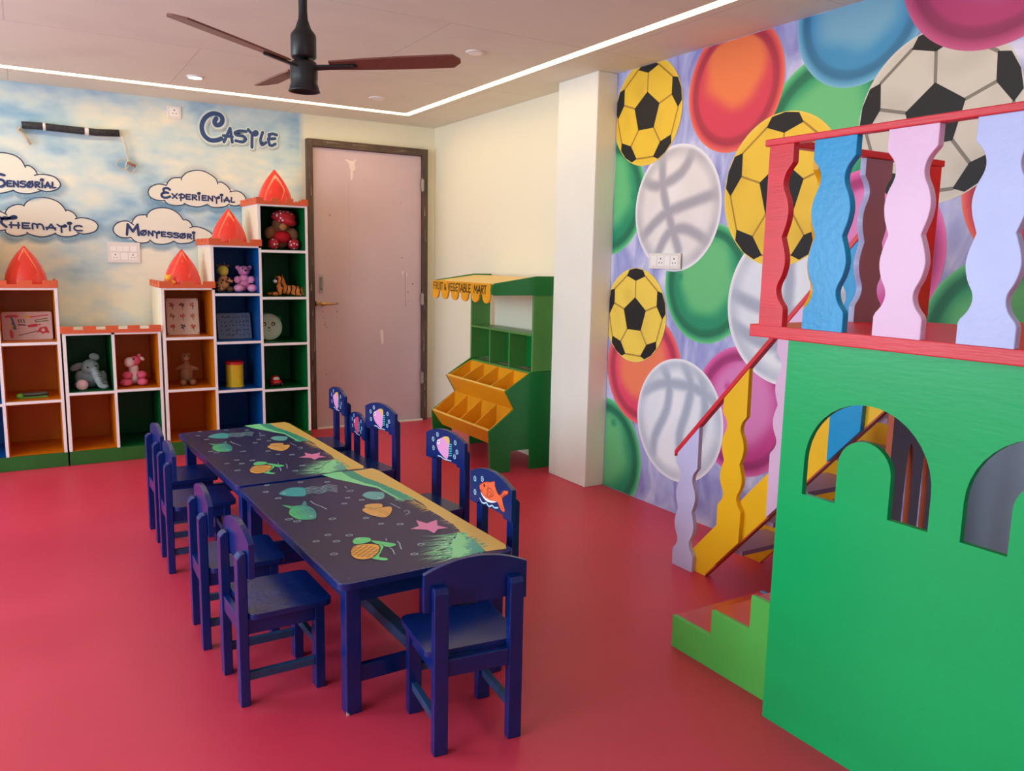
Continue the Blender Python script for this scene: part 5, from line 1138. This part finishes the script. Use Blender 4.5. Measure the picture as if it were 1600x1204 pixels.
B().prism([(2.585, 0.293), (2.593, 0.289), (2.603, 0.297), (2.595, 0.303)], 'y', ya, yb).build('bin_rim', M_mroof, ms)

# ------------------------------------------------------------------ playhouse
ph = empty('playhouse', (0, 0, 0)); tag(ph, 'large wooden playhouse with green wall, red deck, coloured balusters and yellow stairs', 'playhouse')
YE = -0.55                                           # near end, behind the camera's view
def prism_holes(outer, holes, x0, x1, name, m, parent, bevel=0.0):
    loops = [outer] + holes; v3 = [[Vector((p[0], p[1], 0)) for p in l] for l in loops]
    flat = [p for l in loops for p in l]; n = len(flat); tris = tessellate_polygon(v3)
    b = B(); vs = [(x0, p[0], p[1]) for p in flat] + [(x1, p[0], p[1]) for p in flat]
    fs = [tuple(t) for t in tris] + [tuple(i + n for i in reversed(t)) for t in tris]; o = 0
    for l in loops:
        k = len(l); fs += [(o + i, o + (i + 1) % k, o + (i + 1) % k + n, o + i + n) for i in range(k)]; o += k
    b.add(vs, fs); return b.build(name, m, parent)
def arch(cy, half, zb, zs, n=20):
    return [(cy - half, zb)] + [(cy - half * cos(pi * i / n), zs + half * sin(pi * i / n)) for i in range(n + 1)] + [(cy + half, zb)]
holes = []
for cy in (1.334, 0.863, 0.392, -0.079):
    o_ = arch(cy, 0.194, 0.747, 0.845); i_ = arch(cy, 0.0815, 0.747, 0.858)
    holes.append(o_ + list(reversed(i_)))
# the two arches share the sill line, so each opening is a closed horseshoe
prism_holes([(YE, 0), (1.615, 0), (1.615, 1.19), (YE, 1.19)], holes, 1.922, 1.940, 'green_wall', M_green, ph)
# deck with a stair opening
B().prism([(1.902, YE), (2.60, YE), (3.085, YE), (3.085, 1.50), (2.60, 1.50), (2.60, 1.75), (1.902, 1.75)], 'z', 1.192, 1.229).build('deck', M_red, ph, bevel=0.003)
B().box(1.895, 1.925, YE, 1.728, 1.750, 1.770).build('top_rail', M_red, ph, bevel=0.003)
B().box(1.925, 2.737, 1.690, 1.722, 1.752, 1.774).build('top_rail', M_red, ph, bevel=0.003)
PROF = [(0, .0675), (.05, .0675), (.06, .063), (.075, .050), (.09, .042), (.107, .0385), (.125, .042), (.15, .055), (.185, .0630), (.215, .0590), (.24, .0510), (.258, .0445), (.276, .0510), (.30, .0590), (.332, .0630), (.365, .056), (.392, .043), (.412, .0385), (.432, .042), (.447, .050), (.462, .063), (.468, .0675), (.52, .0675)]
def spline_prof():
    out = []
    sm = smooth_line([(b, a) for a, b in PROF[2:11]] + [(PROF[11][1], PROF[11][0])], False, 3)
    sm2 = smooth_line([(b, a) for a, b in PROF[11:21]], False, 3)
    return [PROF[0], PROF[1]] + [(a, b) for b, a in sm] + [(a, b) for b, a in sm2[1:]] + [PROF[21], PROF[22]]
SP = spline_prof()
def baluster(cy, x0, x1, m, zb=1.229, axis='x', half=None, stretch=0.521 / 0.52):
    L = [(cy - w_, zb + z * stretch) for z, w_ in SP]; R = [(cy + w_, zb + z * stretch) for z, w_ in SP]
    if half == 'hi': poly = [(cy + 0.020, L[0][1])] + [(cy + 0.020, L[-1][1])] + [(p[0], p[1]) for p in reversed(L)]
    elif half == 'lo': poly = [(cy - 0.020, L[0][1])] + R + [(cy - 0.020, L[-1][1])]
    else: poly = L + list(reversed(R))
    return B().prism(poly, axis, x0, x1)
for cy, m, lab in ((1.487, M_bblue, 'blue baluster'), (1.262, M_pink, 'pale pink baluster'), (1.037, M_lav, 'lavender baluster'), (0.812, M_byel, None), (0.587, M_bblue, None), (0.362, M_pink, None), (0.137, M_lav, None), (-0.088, M_byel, None), (-0.313, M_bblue, None)):
    o = baluster(cy, 1.899, 1.922, m).build('baluster', m, ph, bevel=0.0015, seg=1)
    if lab: o['label'] = lab
o = baluster(1.692, 1.899, 1.922, M_red, half='hi').build('corner_post', M_red, ph, bevel=0.0015, seg=1)
for cx, m, m2, lab in ((2.165, M_byel, M_byel, 'yellow baluster'), (2.390, M_lav, M_mauve, 'lavender baluster with its shaded face coloured mauve')):
    b = baluster(cx, 1.696, 1.716, m, axis='y'); o = b.build('baluster', m, ph); o['label'] = lab
    if m2 is not m:
        b2 = baluster(cx, 1.6945, 1.696, m2, axis='y'); q = b2.build('shade_skin', m2, o)  # mauve skin paints the shade on the baluster's front
o = baluster(2.700, 1.690, 1.722, M_red, axis='y', half='hi').build('end_post', M_red, ph, bevel=0.0015, seg=1)
# stairs
zl = lambda y: 0.243 + 1.10 * (2.338 - y)
zt_ = lambda y: 0.302 + 1.12 * (2.469 - y)
for x0, x1 in ((2.595, 2.617), (2.952, 2.974)):
    yt = 1.505; poly = [(2.559, 0), (2.735, 0), (2.735, 0.0045), (yt, min(1.19, zt_(yt))), (yt, zl(yt))]
    poly = [(2.559, 0.0), (2.728, 0.0), (2.728, 0.012), (1.675, 1.19), (1.505, 1.19), (1.505, zl(1.505))]
    B().prism(poly, 'x', x0, x1).build('stringer', M_byel, ph, bevel=0.0015, seg=1)
B().prism([(2.556, -0.0 + 0.002), (2.554, 0.014), (1.51, zl(1.51) + 0.006), (1.505, zl(1.505) - 0.003)], 'x', 2.593, 2.621).build('stringer_edge', M_rust, ph)  # strip darker than the yellow along the stringer's lower edge
for k in range(1, 7):
    z = 0.175 * k; yc = 2.61 - z / 1.11
    B().box(2.617, 2.952, yc - 0.085, yc + 0.085, z - 0.02, z).build('tread', M_mauve, ph)
zrail = lambda y: 0.533 + 1.11 * (2.758 - y)
for k, (m, lab) in enumerate(((M_lilac, 'lilac baluster at the stair foot'), (M_byel, 'yellow stair baluster'), (M_pink, 'pale pink stair baluster'), (M_bblue, 'blue stair baluster'))):
    yc = 2.688 - 0.270 * k; zc = 0.28 + 0.2875 * k
    L = []
    for z, w_ in SP[1:-1]: L.append((z, w_))
    zb0 = zc - 0.258
    lo = lambda y: max(0.0, zl(y)); 
    Rr = [(yc - w_, zb0 + z) for z, w_ in L]; Ll = [(yc + w_, zb0 + z) for z, w_ in L]
    wz = 0.0655
    poly = [(yc + wz, lo(yc + wz)), (yc - wz, lo(yc - wz))] + [p for p in Rr if lo(p[0]) + 0.004 < p[1] < zrail(p[0]) - 0.006] + [(yc - wz, zrail(yc - wz)), (yc + wz, zrail(yc + wz))] + [p for p in reversed(Ll) if lo(p[0]) + 0.004 < p[1] < zrail(p[0]) - 0.006]
    o = B().prism(poly, 'x', 2.572, 2.594).build('baluster', m, ph); o['label'] = lab
dy = 1.05
B().prism([(2.772, zrail(2.772)), (1.70, zrail(1.70)), (1.70, zrail(1.70) + 0.030), (2.772, zrail(2.772) + 0.030)], 'x', 2.568, 2.598).build('handrail', M_red, ph, bevel=0.003)
# lancet slotted panel under the deck, shaded front and lit edges put into colour
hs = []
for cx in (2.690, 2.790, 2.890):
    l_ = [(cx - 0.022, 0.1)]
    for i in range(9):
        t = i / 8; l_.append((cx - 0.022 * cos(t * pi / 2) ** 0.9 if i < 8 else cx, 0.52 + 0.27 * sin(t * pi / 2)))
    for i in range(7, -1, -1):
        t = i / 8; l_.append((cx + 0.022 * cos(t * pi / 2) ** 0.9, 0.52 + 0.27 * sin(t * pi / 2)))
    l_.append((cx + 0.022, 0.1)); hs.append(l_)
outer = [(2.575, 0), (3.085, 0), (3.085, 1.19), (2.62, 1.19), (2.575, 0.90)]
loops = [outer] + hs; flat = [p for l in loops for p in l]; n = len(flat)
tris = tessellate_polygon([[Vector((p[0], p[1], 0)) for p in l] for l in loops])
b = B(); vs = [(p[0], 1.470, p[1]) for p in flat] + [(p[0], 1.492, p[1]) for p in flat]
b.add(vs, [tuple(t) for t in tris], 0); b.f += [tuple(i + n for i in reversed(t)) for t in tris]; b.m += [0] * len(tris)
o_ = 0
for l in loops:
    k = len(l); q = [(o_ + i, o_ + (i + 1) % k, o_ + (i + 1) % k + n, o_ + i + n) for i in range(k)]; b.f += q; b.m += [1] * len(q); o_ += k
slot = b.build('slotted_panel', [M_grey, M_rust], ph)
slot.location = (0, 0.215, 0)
B().box(3.068, 3.085, YE, 1.685, 0, 1.19).build('rear_panel', M_greyb, ph)
# three step stool in front of the playhouse
st = empty('step_stool', (0, 0, 0)); tag(st, 'low wooden steps, light green sides and red treads, against the playhouse', 'steps')
prof = [(2.116, 0), (2.116, 0.122), (1.923, 0.122), (1.923, 0.216), (1.752, 0.216), (1.752, 0.335), (1.632, 0.335), (1.632, 0)]
B().prism(prof, 'x', 1.992, 2.010).build('side_panel', M_lgreen, st, bevel=0.002, seg=1)
o = B().prism(prof, 'x', 2.452, 2.470).build('side_panel', M_bblue, st, bevel=0.002, seg=1); o['label'] = 'blue side panel'
for y0, y1, z in ((1.923, 2.114, 0.120), (1.752, 1.925, 0.214), (1.634, 1.754, 0.325)):
    B().box(2.010, 2.452, y0, y1, z - 0.016, z).build('tread', M_dred, st)
for y0, za, zb in ((2.098, 0.002, 0.104), (1.925, 0.120, 0.198), (1.754, 0.214, 0.309)):
    B().box(2.010, 2.452, y0, y0 + 0.014, za, zb).build('riser', M_dred, st)

# ------------------------------------------------------------------ ceiling fan
fan = empty('ceiling_fan', (0.974, 3.200, 2.126)); tag(fan, 'black ceiling fan with three brown blades hanging from a rod', 'ceiling fan')
B().lathe([(0.045, 0.397), (0.048, 0.385), (0.030, 0.36), (0.017, 0.345), (0.016, 0.20), (0.018, 0.17), (0.030, 0.135), (0.046, 0.115), (0.048, 0.105), (0.048, 0.035), (0.044, 0.028)], n=28).build('down_rod', M_black, fan, smooth=True)
B().lathe([(0.020, 0.03), (0.020, 0.018), (0.046, 0.015), (0.052, 0.0), (0.052, -0.045), (0.050, -0.062), (0.058, -0.090), (0.060, -0.094), (0.054, -0.094), (0.05, -0.08)], n=32).build('motor', M_black, fan, smooth=True)
for k in range(3):
    a = -0.53 + k * 2.0944; Rz = Matrix.Rotation(a, 4, 'Z') @ Matrix.Rotation(-0.055, 4, 'Y')
    def tr(p, tw=-0.20):
        x, y, z = p; q = Vector((x, y * cos(tw) - z * sin(tw), y * sin(tw) + z * cos(tw))); return tuple(Rz @ q)
    b = B(); n = 18; top = []; bot = []
    for i in range(n + 1):
        t = i / n; x = 0.10 + 0.50 * t; w_ = 0.034 + 0.018 * sin(min(1, t * 1.4) * pi / 2)
        if t > 0.94: w_ *= sqrt(max(0.05, 1 - ((t - 0.94) / 0.062) ** 2))
        top.append((x, w_)); 
    ring = [(x, w_) for x, w_ in top] + [(x, -w_) for x, w_ in reversed(top)]
    pts = [tr((x, y, 0.003)) for x, y in ring] + [tr((x, y, -0.003)) for x, y in ring]; m_ = len(ring)
    fs = [(i, i + 1, m_ - 2 - i, m_ - 1 - i) for i in range(n)] + [(i + m_, m_ - 1 - i + m_, m_ - 2 - i + m_, i + 1 + m_) for i in range(n)] + [(i, (i + 1) % m_, (i + 1) % m_ + m_, i + m_) for i in range(m_)]
    b.add(pts, fs).build('blade', M_blade, fan)
    ring = [(0.040, 0.018), (0.09, 0.016), (0.19, 0.014), (0.205, 0), (0.19, -0.014), (0.09, -0.016), (0.040, -0.018)]
    b = B(); m_ = len(ring); pts = [tr((x, y, -0.0035)) for x, y in ring] + [tr((x, y, -0.012)) for x, y in ring]
    b.add(pts, [tuple(range(m_)), tuple(range(2 * m_ - 1, m_ - 1, -1))] + [(i, (i + 1) % m_, (i + 1) % m_ + m_, i + m_) for i in range(m_)]).build('bracket', M_black, fan, bevel=0.002)

# ------------------------------------------------------------------ downlights
def downlight(x, y, lit, label, r=0.05):
    root = empty('downlight', (x, y, ZC)); tag(root, label, 'downlight', 'round recessed ceiling downlights')
    B().lathe([(r, 0.0), (r, -0.006), (r * 0.8, -0.010), (r * 0.78, -0.004)], n=32).build('ring', M_plastic, root)
    B().lathe([(r * 0.78, -0.009), (r * 0.6, -0.010), (0.001, -0.0105)], n=32).build('lens', emit('lit lens', (255, 244, 226), 14) if lit else M_switch, root)
downlight(1.017, 5.638, True, 'lit round ceiling downlight left of the fan', 0.052)
downlight(2.178, 4.066, False, 'unlit white ceiling downlight right of the fan')
downlight(2.219, 5.579, False, 'unlit flush downlight near the corner of the light groove', 0.06)

# ------------------------------------------------------------------ switch plates
def plate(place, w, h, label, mods, name='switch_plate'):
    """place(u, v, d) -> point; mods: (u0, u1, v0, v1, kind)"""
    root = B(); 
    def bx(b, u0, u1, v0, v1, d0, d1):
        vs = [place(u, v, d) for d in (d0, d1) for u, v in ((u0, v0), (u1, v0), (u1, v1), (u0, v1))]
        b.add(vs, [(0, 1, 2, 3), (7, 6, 5, 4), (0, 4, 5, 1), (1, 5, 6, 2), (2, 6, 7, 3), (3, 7, 4, 0)])
    r_ = empty(name, place(0, 0, 0)); off = r_.location.copy()
    tag(r_, label, 'switch plate')
    inv = Matrix.Translation(-off)
    def bld(b, nm, m, bevel=0.0, parent=None):
        b.v = [tuple(inv @ Vector(v)) for v in b.v]; return b.build(nm, m, parent or r_, bevel=bevel, seg=1)
    b = B(); bx(b, -w / 2, w / 2, -h / 2, h / 2, 0, 0.009); bld(b, 'plate', M_plastic, 0.002)
    for (u0, u1, v0, v1, kind) in mods:
        b = B(); bx(b, u0, u1, v0, v1, 0.009, 0.012 if kind == 'switch' else 0.0105); o = bld(b, 'rocker' if kind == 'switch' else 'socket', M_switch, 0.001)
        if kind == 'socket':
            cu, cv = (u0 + u1) / 2, (v0 + v1) / 2; s = min(u1 - u0, v1 - v0)
            b = B()
            for du, dv, q in ((0, 0.24, 0.08), (-0.2, -0.18, 0.06), (0.2, -0.18, 0.06)):
                bx(b, cu + (du - q) * s, cu + (du + q) * s, cv + (dv - q) * s, cv + (dv + q) * s, 0.0105, 0.0108)
            bld(b, 'pin_hole', M_dark, 0, o)
back = lambda ox, oz: (lambda u, v, d: (ox + u, YB - 0.0005 - d, oz + v))
plate(back(1.024, 2.432), 0.092, 0.088, 'small white socket plate high on sky wall left of the big word', [(-0.03, 0.03, -0.028, 0.028, 'socket')])
plate(back(0.644, 1.416), 0.215, 0.145, 'large white switchboard of switches and sockets on the sky wall', [(-0.088, -0.05, 0.008, 0.045, 'switch'), (-0.046, -0.008, 0.008, 0.045, 'switch'), (-0.004, 0.034, 0.008, 0.045, 'switch'), (0.04, 0.085, 0.008, 0.045, 'switch'), (-0.085, -0.03, -0.052, -0.004, 'socket'), (-0.022, 0.024, -0.052, -0.004, 'switch'), (0.03, 0.085, -0.052, -0.004, 'socket')])
right = lambda oy, oz: (lambda u, v, d: (XR - 0.008 - d, oy - u, oz + v))
plate(right(3.512, 1.424), 0.262, 0.088, 'white switchboard on the ball mural over the upper white ball', [(-0.11, -0.06, -0.028, 0.028, 'switch'), (-0.055, 0.0, -0.028, 0.028, 'socket'), (0.006, 0.05, -0.028, 0.028, 'switch'), (0.056, 0.11, -0.028, 0.028, 'socket')])

# ------------------------------------------------------------------ pipe and cable on the sky wall
r_ = empty('insulated_pipe', (0.06, YB - 0.03, 2.24)); tag(r_, 'black insulated pipe stub with white tie on the sky wall', 'pipe')
pts = [(0.0, 0, 0.004), (0.1, -0.002, 0.006), (0.3, -0.003, 0.0), (0.45, 0, -0.002), (0.59, 0, 0.006)]
B().tube(pts, 0.024, 14).build('pipe', M_insul, r_, smooth=True)
B().lathe([(0.026, -0.012), (0.027, 0), (0.026, 0.012)], (0.385, -0.002, -0.001), 16, ax='x').build('tie', M_plastic, r_)
B().lathe([(0.0252, -0.008), (0.0256, 0), (0.0252, 0.008)], (0.13, -0.002, 0.006), 16, ax='x').build('tape', M_plastic, r_)
B().tube([(-0.012, 0.0, -0.01), (-0.02, 0.0, -0.03), (0.01, 0.002, -0.06), (0.045, 0.004, -0.12)], [0.014, 0.014, 0.010, 0.009], 10).build('drain_hose', M_wire, r_, smooth=True)
r_ = empty('cable_coil', (0.70, YB - 0.02, 2.05)); tag(r_, 'loose beige cable hanging in loops below the black pipe', 'cable')
B().tube([(-0.06, 0.0, 0.19), (-0.03, -0.01, 0.17), (-0.01, -0.01, 0.10), (0.0, -0.005, 0.02), (0.0, 0, -0.01)], 0.006, 8).build('cable', M_wire, r_, smooth=True)
def ring(cx, cz, rx, rz_, n=24): return [(cx + rx * cos(2 * pi * i / n), -0.006 + 0.004 * sin(4 * pi * i / n), cz + rz_ * sin(2 * pi * i / n)) for i in range(n + 1)]
B().tube(ring(-0.038, -0.016, 0.042, 0.034), 0.0035, 8).build('loop', M_wire, r_, smooth=True)
B().tube(ring(0.012, -0.03, 0.030, 0.042), 0.0045, 8).build('loop', M_wire, r_, smooth=True)
B().tube([(-0.005, -0.006, 0.0), (0.02, -0.012, -0.014), (0.045, -0.012, -0.022)], 0.010, 8).build('cable_end', mat('brown tape', (140, 100, 76), 0.7, 0.1, 20), r_, smooth=True)
